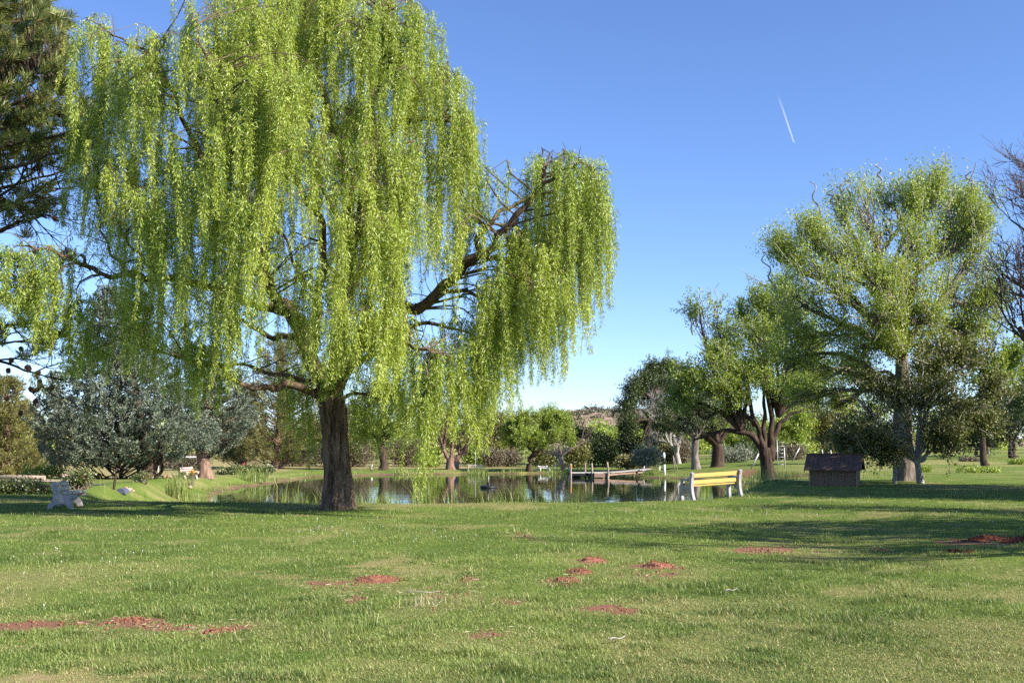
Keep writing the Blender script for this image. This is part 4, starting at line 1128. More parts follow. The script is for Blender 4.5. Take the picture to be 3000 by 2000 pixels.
def plume_conifer(name, label, cat, base, trunk_paths, rows, Y, leaf, bark, seed, nplume=700, per=70, plen=.55, prad=.13, L=.06, W=.022, up=.6, depth=.9, shell=.5, group=None, twig_mat=None, inner=120):
    rng = np.random.default_rng(seed)
    base = np.asarray(base, float)
    root = thing(name, label, cat, base, group)
    g = Geo()
    for pts, r0, r1 in trunk_paths:
        if r0 > .15: rough_trunk(g, curve(pts, 8), list(np.linspace(r0, r1, 6)), 0, 40, 40, .03, 9, 1.2, .25, seed)
        else: limb_tube(g, pts, r0, r1, 0, 14, 8, .02, seed)
    rows = np.array(rows, float)
    w = np.maximum(.05, (rows[:, 2] - rows[:, 1]))
    ps = []; ds = []; axis = []
    for k in range(nplume):
        py = rng.uniform(rows[0, 0], rows[-1, 0])
        l = np.interp(py, rows[:, 0], rows[:, 1]); rr = np.interp(py, rows[:, 0], rows[:, 2])
        if rng.uniform() > ((rr - l) / w.max()) ** .8: continue
        a = rng.uniform(0, 2 * np.pi); rho = shell + (1 - shell) * rng.uniform() ** .6 if rng.uniform() < .8 else rng.uniform(0, shell)
        hw = (rr - l) / 2 * mpp(Y)
        lump = .86 + .28 * vnoise(a * 2.2 + 5, py * .02, seed)
        c = at((l + rr) / 2, py, Y)
        ax = c.copy()
        c = c + np.array([math.cos(a) * hw * rho * lump, math.sin(a) * hw * rho * depth * lump, 0])
        ps.append(c); ds.append(norm(np.array([math.cos(a), math.sin(a), up]) + rng.normal(0, .3, 3))); axis.append(ax)
    ps = np.array(ps); ds = norm(np.array(ds)); axis = np.array(axis)
    # branchlets that carry the plumes
    nb = min(len(ps), 260)
    st = axis[:nb] - np.array([0, 0, 1]) * (np.linalg.norm(ps[:nb] - axis[:nb], axis=1) * .5)[:, None]
    mid = (st + ps[:nb]) / 2 + np.array([0, 0, -.1])
    t = np.linspace(0, 1, 6)[None, :, None]
    path = st[:, None] * (1 - t) ** 2 + 2 * mid[:, None] * t * (1 - t) + ps[:nb, None] * t ** 2
    g.tubes(path, np.linspace(.04, .01, 6)[None], 5, 0)
    g.build('trunk', bark, root, base)
    n = len(ps); m = rng.poisson(per, n); idx = np.repeat(np.arange(n), m)
    tt = rng.uniform(0, 1, len(idx))
    ln = (plen * rng.uniform(.6, 1.3, n))[idx]
    rad = prad * (1 - .75 * tt) * rng.uniform(.4, 1, len(idx))
    pr = norm(np.cross(ds[idx], rng.normal(size=(len(idx), 3))))
    P = ps[idx] + ds[idx] * (ln * (tt - .4))[:, None] + pr * rad[:, None]
    D = ds[idx] * 1.0 + pr * .9 + rng.normal(0, .4, (len(idx), 3))
    ct = rng.uniform(.1, .8, n)
    tn = np.clip(ct[idx] + rng.normal(0, .12, len(idx)), 0, .93)
    tn = np.where(rng.uniform(size=len(idx)) < .04, .97, tn)
    g = Geo(); g.leaves(P, D, L * rng.uniform(.7, 1.3, len(idx)), W * rng.uniform(.8, 1.2, len(idx)), tn, 0, rng)
    o = g.build('crown', leaf, root, base); tree_stat(name, len(o.data.polygons))
    return root


def bush(name, label, cat, base, lobes, Y, leaf, seed, ncl=90, per=22, sig=.16, L=.1, W=.05, up=.3, bark='bare_twig', stems=14, group=None, depth=.8, dspread=1.0, kind=None, outdir=0.0):
    rng = np.random.default_rng(seed)
    base = np.asarray(base, float)
    root = thing(name, label, cat, base, group)
    c, r = lobe_list(lobes, Y, depth)
    vol = (r[:, 0] * r[:, 2]); pr = vol / vol.sum()
    i = rng.choice(len(c), ncl, p=pr)
    d = norm(rng.normal(size=(ncl, 3)))
    rho = rng.uniform(.25, 1, ncl) ** .5
    cc = c[i] + d * r[i] * rho[:, None]
    zb = gz(cc[:, 0], cc[:, 1]) + .03
    cc[:, 2] = np.maximum(cc[:, 2], zb)
    g = Geo()
    st = []
    for k in rng.integers(0, ncl, stems):
        b = np.array([base[0] + (cc[k, 0] - base[0]) * rng.uniform(.15, .8), base[1] + rng.normal(0, .15), 0]); b[2] = g1(b[0], b[1]) - .05
        st.append(curve([b, (b + cc[k]) / 2 + rng.normal(0, .08, 3), cc[k]], 8))
    g.tubes(np.array(st), np.linspace(.03, .008, 8)[None], 5, 0)
    g.build('stem', M[bark], root, base)
    g = Geo(); cluster_leaves(g, cc, rng, per, sig, L, W, up, dirs=d * outdir, dspread=dspread)
    g.build('foliage', leaf, root, base)
    return root

# ------------------------------------------------------------------ trees on the right
def right_trees():
    # tall corkscrew willow
    Y = 43; b = gp(2650, Y)
    leafy_tree('corkscrew_willow', 'tall airy willow with curly bare shoots above its light green crown, right', 'tree', b,
               [b, at(2650, 1330, Y), at(2645, 1240, Y), at(2645, 1130, Y), at(2640, 1010, Y)], [.43, .38, .36, .30, .22],
               [(2375, 690, 60, 70, -1), (2290, 745, 60, 60, .5), (2450, 648, 70, 80, .5), (2520, 638, 60, 90, -.5), (2600, 623, 55, 80, .8), (2680, 608, 60, 80, -.3), (2745, 598, 60, 90, 0), (2830, 618, 60, 80, .5), (2880, 678, 50, 80, -.5),
                (2370, 805, 110, 70, -1.5), (2480, 765, 90, 80, -2.2), (2570, 735, 90, 80, 1), (2680, 745, 90, 90, -2), (2790, 735, 90, 90, 1.5), (2880, 795, 80, 100, 0),
                (2330, 900, 90, 70, -1), (2440, 880, 110, 80, -2.8), (2560, 850, 110, 80, -3), (2690, 850, 110, 80, -2.6), (2640, 930, 110, 60, -3.2), (2800, 880, 100, 90, 1.5), (2900, 900, 80, 90, 1),
                (2340, 1010, 100, 70, -.5), (2450, 1010, 110, 70, -1.5), (2400, 1110, 120, 60, 0), (2500, 1110, 90, 60, 2), (2760, 990, 120, 70, 2.5), (2560, 960, 90, 70, -3), (2700, 960, 90, 60, -3), (2620, 1030, 100, 50, -2.8), (2520, 1040, 90, 60, -2), (2740, 1040, 80, 50, -2), (2350, 1180, 90, 50, 1.5), (2440, 1200, 80, 50, 2), (2290, 1100, 60, 50, .5), (2840, 1000, 90, 70, 2)],
               Y, M['curl_leaf'], M['grey_bark'], 31, nsub=22, ncl=12, per=22, sig=.27, L=.105, W=.043, shell=.05, gap=.49, fineness=.75, limb_r=.13, rough=True, up=.5, curl=.05, tw_mat=M['grey_twig'],
               tips=[(2410, 660, 2375, 530), (2440, 600, 2430, 555), (2490, 590, 2485, 525), (2455, 590, 2470, 530), (2545, 640, 2532, 500), (2565, 700, 2552, 520), (2575, 720, 2600, 640), (2580, 530, 2570, 475), (2735, 640, 2722, 510), (2790, 660, 2762, 455), (2740, 570, 2725, 515),
                     (2855, 560, 2832, 500), (2520, 760, 2540, 640), (2700, 800, 2690, 620), (2850, 760, 2845, 480), (2270, 850, 2235, 745), (2600, 800, 2560, 640), (2640, 820, 2650, 650), (2780, 820, 2800, 620), (2880, 700, 2900, 560)])
    # small glossy tree with pale stems in front
    Y = 40; b = gp(2690, Y)
    rt = leafy_tree('pear_tree', 'low round dark glossy-leaved tree with pale forked stems, in front of the big right trunk', 'tree', b,
               [b, at(2692, 1385, Y), at(2688, 1360, Y), at(2682, 1345, Y)], [.13, .115, .10, .085],
               [(2620, 1180, 90, 70, .5), (2520, 1200, 80, 70, -.6), (2470, 1260, 60, 50, -.2), (2550, 1290, 90, 45, -1), (2640, 1270, 90, 60, -1.2), (2740, 1260, 90, 60, -.8), (2700, 1150, 90, 70, 0), (2790, 1110, 90, 80, .6), (2830, 1200, 90, 70, -.4), (2890, 1240, 60, 50, .2), (2850, 1050, 70, 60, 1), (2760, 1040, 70, 50, 1), (2690, 1080, 70, 60, .5),
                (2780, 1300, 40, 30, -.6), (2480, 1300, 60, 30, .2), (2920, 1150, 40, 60, .5), (2550, 1130, 60, 40, .6), (2600, 1340, 40, 18, -.8), (2560, 1310, 60, 25, -.9)],
               Y, M['pear_leaf'], M['pale_bark'], 32, nsub=15, ncl=11, per=24, sig=.2, L=.09, W=.06, limb_r=.05, up=.1, depth=.9, shell=.2)
    g = Geo()
    limb_tube(g, [b + np.array([-.95, .1, -.1]), at(2622, 1370, Y + .1), at(2618, 1330, Y), at(2612, 1300, Y), at(2640, 1250, Y), at(2680, 1200, Y)], .085, .03, 0, 20, 10, .02, 3)
    limb_tube(g, [at(2684, 1352, Y), at(2662, 1318, Y), at(2640, 1314, Y), at(2600, 1312, Y), at(2570, 1315, Y - .2)], .07, .03, 0, 20, 10, .02, 4)
    limb_tube(g, [at(2690, 1355, Y), at(2712, 1340, Y), at(2718, 1310, Y + .2), at(2730, 1270, Y)], .06, .03, 0, 18, 10, .02, 5)
    limb_tube(g, [at(2690, 1352, Y), at(2702, 1310, Y - .2), at(2700, 1270, Y), at(2710, 1200, Y)], .07, .03, 0, 18, 10, .02, 6)
    limb_tube(g, [at(2640, 1314, Y), at(2600, 1290, Y - .3), at(2560, 1280, Y - .4), at(2500, 1250, Y - .6)], .04, .02, 0, 18, 8, .03, 7)
    g.build('stem', M['pale_bark'], rt, b)

    # bare tree entering from the right edge
    Y = 33
    b = gp(3160, Y)
    sts = []
    for (x0, y0, x1, y1, l, r, dy) in ((3160, 1150, 3020, 900, 3.2, .14, -.5), (3170, 1050, 2990, 760, 3.6, .13, .6), (3180, 980, 3060, 640, 3.6, .13, -.8), (3190, 900, 3130, 560, 3.6, .12, 1), (3170, 1010, 3300, 650, 3.4, .12, 0), (3150, 1180, 3010, 1040, 3.0, .10, 1.2), (3190, 950, 3040, 520, 3.2, .11, .5)):
        a = at(x0, y0, Y); c = at(x1, y1, Y + dy); sts.append((a, c - a, l, r))
    def tk(g):
        rough_trunk(g, [b + np.array([0, 0, -.15]), at(3150, 1250, Y), at(3165, 1100, Y), at(3185, 930, Y)], [.3, .26, .22, .14], 0, 30, 30, .02, 8, 1, .3, 5)
    bare_tree('bare_tree', 'leafless tree with dense reaching purple-brown twigs at the right edge', 'tree', b, sts, M['bare_twig'], 44, levels=5, kids=(4, 5), decay=.68, spread=.6, up=.22, minr=.009, sides=4, build_trunk=tk)

    # wide old tree behind the yellow bench
    Y = 71; b = gp(2250, Y)
    T = lambda x, y, d=0: at(x, y, Y + d)
    rt = leafy_tree('spreading_willow', 'wide old forked tree with dark arching limbs and green crown, behind the yellow bench', 'tree', b,
               [b, T(2246, 1350), T(2243, 1330), T(2240, 1312)], [.46, .40, .40, .34],
               [(2050, 930, 50, 60, 0), (2100, 960, 70, 70, -1), (2060, 1020, 60, 60, 1), (2180, 930, 80, 60, 1), (2240, 890, 60, 60, 0), (2300, 860, 60, 60, 2), (2330, 930, 70, 70, -1), (2210, 1000, 90, 60, -2), (2120, 1060, 90, 50, -2.5), (2290, 1020, 90, 60, -2.5), (2080, 1130, 80, 50, -2.5), (2160, 1150, 70, 50, -2), (2010, 1110, 60, 40, -1), (2340, 1080, 80, 60, -1), (2370, 1000, 60, 70, 1), (2330, 1150, 70, 40, 0), (2000, 1180, 60, 35, 0), (2400, 1120, 70, 60, 2), (2040, 1210, 60, 30, -2), (2240, 1100, 70, 60, -2.5), (2200, 1080, 80, 60, 2.5), (2290, 1130, 70, 40, -2), (2110, 1000, 80, 60, 1), (2260, 960, 90, 60, 0)],
               Y, M['mid_leaf'], M['dark_bark'], 51, nsub=17, ncl=10, per=34, sig=.3, L=.15, W=.07, limb_r=.15, rough=True, bare=.12,
               tips=[(2030, 980, 2012, 890), (2060, 920, 2050, 840), (2080, 900, 2078, 840), (2110, 920, 2115, 850), (2040, 960, 2040, 870), (2250, 840, 2165, 790), (2095, 930, 2100, 830)], tw_mat=M['grey_twig'],
               forks=[T(2225, 1290), T(2210, 1250), T(2255, 1270), T(2262, 1230), T(2280, 1220), T(2170, 1262)])
    g = Geo()
    limb_tube(g, [T(2238, 1330), T(2225, 1300), T(2200, 1275), T(2160, 1262), T(2120, 1262), T(2070, 1275), T(2030, 1290)], .3, .05, 0, 26, 12, .05, 1)
    limb_tube(g, [T(2240, 1330), T(2232, 1290), T(2215, 1245), T(2180, 1210), T(2140, 1190)], .28, .07, 0, 22, 12, .05, 2)
    limb_tube(g, [T(2255, 1345), T(2262, 1300), T(2258, 1260), T(2262, 1200), T(2265, 1120)], .30, .1, 0, 22, 12, .05, 3)
    limb_tube(g, [T(2262, 1290), T(2280, 1250), T(2305, 1222), T(2350, 1200)], .22, .08, 0, 18, 12, .04, 4)
    limb_tube(g, [T(2240, 1320), T(2238, 1260), T(2240, 1200), T(2235, 1130)], .2, .08, 0, 18, 12, .04, 5)
    g.build('limb', M['dark_bark'], rt, b)

    Y = 93; b = gp(2100, Y)
    T2 = lambda x, y, d=0: at(x, y, 93 + d)
    leafy_tree('leaning_tree', 'dark-trunked tree with splayed limbs standing right behind a pinkish bench', 'tree', b,
               [b, T2(2103, 1340), T2(2104, 1320), T2(2102, 1300)], [.55, .5, .5, .4],
               [(2010, 1190, 70, 45, 0), (1960, 1210, 60, 40, 1), (2080, 1190, 70, 50, -1), (2140, 1210, 60, 40, 1), (2050, 1240, 70, 30, -1), (1990, 1140, 60, 50, 1), (2060, 1110, 70, 50, 2), (1960, 1260, 40, 25, 0), (2180, 1250, 50, 25, 1)],
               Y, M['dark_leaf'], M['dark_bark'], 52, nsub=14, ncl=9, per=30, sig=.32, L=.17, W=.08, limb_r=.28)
    Y = 91; b = gp(2036, Y)
    leafy_tree('pale_trunk_tree', 'stout grey-trunked tree just left of the pinkish bench', 'tree', b,
               [b, at(2036, 1330, Y), at(2037, 1300, Y), at(2040, 1280, Y)], [.34, .30, .31, .3],
               [(1990, 1250, 50, 25, 0), (2050, 1240, 50, 25, -1), (2010, 1215, 60, 30, 1), (2080, 1230, 50, 25, 0), (1950, 1230, 40, 25, 1), (2030, 1170, 50, 40, 1)],
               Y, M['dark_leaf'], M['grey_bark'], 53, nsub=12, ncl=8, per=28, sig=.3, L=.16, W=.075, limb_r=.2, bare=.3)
    Y = 113; b = gp(1905, Y)
    leafy_tree('poplar_tree', 'tall dense dark green tree left of the bare brown crown, behind the dock', 'tree', b,
               [b, at(1900, 1290, Y), at(1905, 1220, Y), at(1915, 1160, Y)], [.4, .33, .28, .2],
               [(1845, 1200, 25, 50, 0), (1860, 1150, 30, 40, 0), (1895, 1120, 40, 25, 0), (1940, 1095, 40, 30, 1), (1980, 1090, 50, 35, 1), (1840, 1260, 20, 40, -1), (1960, 1150, 60, 40, 2), (1910, 1090, 30, 20, 1), (2020, 1120, 50, 40, 2), (1870, 1310, 40, 30, 0), (1930, 1300, 40, 30, 1), (1890, 1170, 40, 40, 1), (1925, 1200, 50, 40, 2), (1890, 1240, 40, 40, 1), (1960, 1230, 50, 40, 2)],
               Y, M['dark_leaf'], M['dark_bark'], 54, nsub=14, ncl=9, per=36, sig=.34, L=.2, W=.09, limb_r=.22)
    Y = 108; b = gp(1985, Y)
    sts = []
    for i, (x1, y1) in enumerate(((1860, 1200), (1890, 1170), (1930, 1150), (1960, 1140), (1870, 1260), (1880, 1300), (1990, 1160), (2020, 1180))):
        a = at(1975 - i * 3, 1315 - i * 4, Y); c = at(x1, y1, Y + (i % 3 - 1) * 1.5); sts.append((a, c - a, np.linalg.norm(c - a) * .62, .13))
    bare_tree('twiggy_tree', 'rounded crown of bare pinkish-brown twigs over the grey bush', 'tree', b, sts + [(b, at(1975, 1290, Y) - b, 3.0, .3)], M['grey_twig'], 55, levels=5, kids=(4, 5), decay=.6, spread=.7, up=.3, minr=.012, sides=4)


right_trees()


# ------------------------------------------------------------------ trees on the left
def left_trees():
    Y = 56; b = gp(430, Y)
    T = lambda x, y, d=0: at(x, y, Y + d)
    plume_conifer('juniper_tree', 'broad blue-grey juniper with several dark leaning stems, left bank', 'tree', b,
                  [([b + np.array([0, 0, -.1]), T(435, 1370), T(432, 1330), T(420, 1280), T(400, 1150), T(370, 1000)], .42, .1),
                   ([b + np.array([-.1, 0, -.1]), T(410, 1370), T(385, 1340), T(360, 1320), T(300, 1290)], .2, .07),
                   ([b + np.array([.1, 0, -.1]), T(452, 1370), T(462, 1330), T(480, 1280), T(520, 1220)], .22, .07),
                   ([b + np.array([.35, .1, -.1]), T(472, 1380), T(474, 1340), T(476, 1300)], .1, .07)],
                  [(845, 310, 345), (900, 275, 380), (980, 250, 430), (1060, 225, 480), (1120, 170, 530), (1180, 125, 570), (1240, 110, 600), (1300, 120, 600), (1345, 150, 520), (1362, 200, 380)],
                  Y, M['juniper_leaf'], M['dark_bark'], 61, nplume=2500, per=70, plen=.6, prad=.17, L=.12, W=.06, up=.7, shell=.55)
    Y = 68; b = gp(606, Y)
    T = lambda x, y, d=0: at(x, y, 68 + d)
    plume_conifer('juniper_tree', 'smaller blue-grey juniper with one stout sunlit leaning trunk, right of the broad one', 'tree', b,
                  [([b + np.array([0.05, 0, -.1]), T(598, 1360), T(590, 1330), T(585, 1290), T(600, 1180), T(610, 1080)], .42, .15)],
                  [(1020, 600, 640), (1080, 560, 690), (1150, 540, 720), (1200, 530, 742), (1260, 540, 735), (1300, 560, 690), (1330, 570, 640)],
                  Y, M['juniper_leaf'], M['red_bark'], 62, nplume=700, per=70, plen=.6, prad=.16, L=.12, W=.062, up=.7, shell=.5)
    # olive-green pines
    def olive(px, Y, rows, label, seed, np_, tr, gr=None):
        b = gp(px, Y)
        plume_conifer('pine_tree', label, 'tree', b, [([b + np.array([0, 0, -.1]), at(px + tr * .2, 1330, Y), at(px + tr, 1200, Y), at(px + tr, rows[0][0] + 40, Y)], .27 + .0015 * Y, .08)],
                      rows, Y, M['olive_leaf'], M['red_bark'], seed, nplume=int(np_ * 1.5), per=60, plen=.8, prad=.3, L=.24, W=.05, up=.45, shell=.3)
    olive(808, 100, [(985, 790, 860), (1040, 750, 910), (1120, 720, 950), (1200, 700, 960), (1270, 690, 960), (1330, 690, 930), (1350, 730, 860)], 'wispy olive-green pine with a short reddish trunk, left of the willow trunk', 63, 720, 10)
    olive(712, 106, [(1130, 690, 740), (1200, 660, 770), (1290, 640, 780), (1350, 640, 770)], 'low olive-green pine between the small juniper and the wispy pine', 64, 300, 0)
    olive(20, 76, [(1110, -40, 40), (1180, -120, 95), (1260, -160, 125), (1340, -160, 140), (1385, -150, 120)], 'olive-green pine low at the left edge behind the hedge', 65, 640, 0)
    b = gp(150, 64)
    bush('juniper_shrub', 'low bright green shrub under the left side of the broad juniper', 'shrub', b, [(155, 1375, 40, 14), (110, 1382, 40, 12)], 58, M['mid_leaf'], 66, 60, 30, .2, .14, .05)

    # big pine at the left edge
    rng = np.random.default_rng(9)
    Y = 29.5; b = gp(-190, Y)
    root = thing('cone_pine', 'tall pine with long needles, brown cones and bare lower branches, cut by the left edge', 'tree', b)
    T = lambda x, y, d=0: at(x, y, Y + d)
    g = Geo()
    rough_trunk(g, [b + np.array([0, 0, -.1]), T(-190, 1100), T(-180, 700), T(-160, 300), T(-150, -200)], [.36, .3, .26, .2, .1], 0, 30, 40, .03, 8, 1, .3, 4)
    nodes = []
    bound = [(-260, 30), (-60, 60), (0, 140), (60, 175), (100, 200), (160, 195), (200, 185), (235, 200), (260, 170), (290, 255), (350, 262), (400, 262), (440, 240), (480, 225), (560, 200), (640, 160), (700, 100)]
    for i, y in enumerate(np.linspace(-250, 640, 16)):
        xe = interp(bound, y - 40); dy = rng.uniform(-2.2, 2.2)
        C, R = limb_tube(g, [T(-170, y + 60), T(-90, y + 45, dy * .4), T(xe * .4, y + 10, dy * .8), T(xe - 30, y - 30, dy)], .09, .02, 0, 24, 7, .04, i)
        nodes.append(C[6:])
    nodes = np.vstack(nodes)
    ps = []; ds = []; ct = []
    while len(ps) < 1000:
        y = rng.uniform(-250, 640); xb = interp(bound, y)
        x = rng.uniform(-260, xb)
        if y > 470 and rng.uniform() < .85 - .25 * (x < 40): continue
        dy = rng.uniform(-2.4, 2.6)
        ps.append(T(x, y, dy)); ds.append(norm(np.array([.8 + rng.normal(0, .5), rng.normal(0, .7), .55 + rng.normal(0, .4)]))); ct.append(rng.uniform(.1, .8))
    ps = np.array(ps); ds = np.array(ds); ct = np.array(ct)
    d2 = ((ps[:, None, :] - nodes[None]) ** 2).sum(-1); S = nodes[d2.argmin(1)]
    t = np.linspace(0, 1, 6)[None, :, None]
    mid = (S + ps) / 2 - np.array([0, 0, .08])
    g.tubes(S[:, None] * (1 - t) ** 2 + 2 * mid[:, None] * t * (1 - t) + (ps + ds * .25)[:, None] * t ** 2, np.linspace(.022, .007, 6)[None], 5, 0)
    # dark, mostly dead lower boughs
    sts = []
    for (x0, y0, x1, y1, dy, l) in ((-150, 700, 120, 640, 0, 1.6), (-150, 760, 80, 730, -1, 1.5), (-150, 880, 90, 850, .6, 1.5), (-150, 960, 110, 950, -.6, 1.7), (-150, 1040, 60, 1090, 1, 1.6), (-150, 560, 200, 600, 1.2, 2.0), (-150, 620, 160, 520, -1.4, 1.7), (-150, 800, 60, 900, 0, 1.4), (-150, 1000, 100, 1010, 0.3, 1.6), (-150, 650, 220, 570, 0.2, 2.0)):
        a = T(x0 + 80, y0, dy * .3); c = T(x1, y1, dy); sts.append((a, norm(c - a), l, .05))
    g.build('trunk', M['dark_bark'], root, b)
    rr = np.random.default_rng(17); bg = Geo(); cur = sts; tips = []
    for lv in range(4):
        paths = []; rads = []; nxt = []
        for p, d, l, r in cur:
            pts = [p]; dd = d
            for i in range(6):
                dd = norm(dd + rr.normal(0, .12, 3) + np.array([.04, 0, .0])); pts.append(pts[-1] + dd * l / 6)
            pts = np.array(pts); paths.append(pts); rads.append(np.linspace(r, r * .5, 7)); 
            if lv >= 1: tips.append(pts[-1])
            if lv < 3:
                for k in range(4 if lv else 5):
                    i = rr.integers(2, 7); nxt.append((pts[i], norm(dd + rr.normal(0, .6, 3) * np.array([1, 1, .8])), l * rr.uniform(.45, .75), r * .5))
        bg.tubes(np.array(paths), np.array(rads), 5 if lv < 2 else 4, 0); cur = nxt
    bg.build('bare_branch', M['dark_bark'], root, b)
    tips = np.array(tips)
    # needle tufts
    per = 130
    ps2 = np.vstack([ps, tips[rr.integers(0, len(tips), 70)]]); ds2 = np.vstack([ds, norm(rr.normal(size=(70, 3)))]); ct2 = np.concatenate([ct, rr.uniform(.1, .5, 70)])
    n = len(ps2); idx = np.repeat(np.arange(n), per)
    tt = rng.uniform(-.2, .4, len(idx))
    pr = norm(np.cross(ds2[idx], rng.normal(size=(len(idx), 3))))
    P = ps2[idx] + ds2[idx] * tt[:, None]
    D = ds2[idx] * rng.uniform(.3, 1.2, len(idx))[:, None] + pr + np.array([0, 0, .35])
    tn = np.clip(ct2[idx] + rng.normal(0, .1, len(idx)), 0, .9); tn = np.where(rng.uniform(size=len(idx)) < .05, .98, tn)
    # a few browned tufts low down
    brown = (rng.uniform(size=n) < .025); tn = np.where(brown[idx], rng.uniform(.85, 1, len(idx)), tn)
    g = Geo(); g.leaves(P, D,   .25 * rng.uniform(.7, 1.2, len(idx)), .021, tn, 0, rng)
    g.build('crown', M['pine_leaf'], root, b)
    # cones: one mesh, copied
    g = Geo(); g.ball((0, 0, 0), (.055, .055, .085), 14, 10, 0, .5, .35, 3)
    for k in range(40):
        a = k * 2.4; z = -.06 + .12 * k / 40; r = .052 * math.sqrt(max(.1, 1 - (z / .085) ** 2))
        g.ball((r * math.cos(a), r * math.sin(a), z), (.018, .018, .012), 6, 4)
    c0 = g.build('cone', M['cone'], root, (0, 0, 0))
    sel = [T(105, 105, -1), T(108, 118, -1.1), T(88, 108, -.5), T(62, 178, -1.5), T(72, 184, -1.4), T(82, 190, -1.5), T(50, 182, -1.5), T(92, 186, -1.5), T(172, 140, -.6), T(176, 150, -.8), T(168, 154, -.7), T(44, 14, -1), T(104, 16, -.5), T(108, 40, -.6), T(100, 62, -.4), T(58, 348, -1.2), T(118, 375, -1.5), T(70, 315, -1.3), T(200, 345, -.6), T(110, 10, -.4)]
    ex = [T(x, y, rr.uniform(-.5, .5)) for x, y in ((62, 1022), (80, 1075), (85, 1082), (112, 1092), (116, 1118), (118, 1130), (110, 1140), (150, 1137), (104, 1175), (20, 1165), (24, 1085), (33, 1055), (60, 1210), (90, 1140), (98, 1144), (185, 930), (160, 640))]
    for i, p in enumerate(sel + ex):
        o = c0 if i == 0 else c0.copy()
        if i: COL.objects.link(o); o.parent = root
        o.location = Vector(p - b); o.rotation_euler = (rr.uniform(-.8, .8), rr.uniform(-.8, .8), rr.uniform(0, 6))


left_trees()


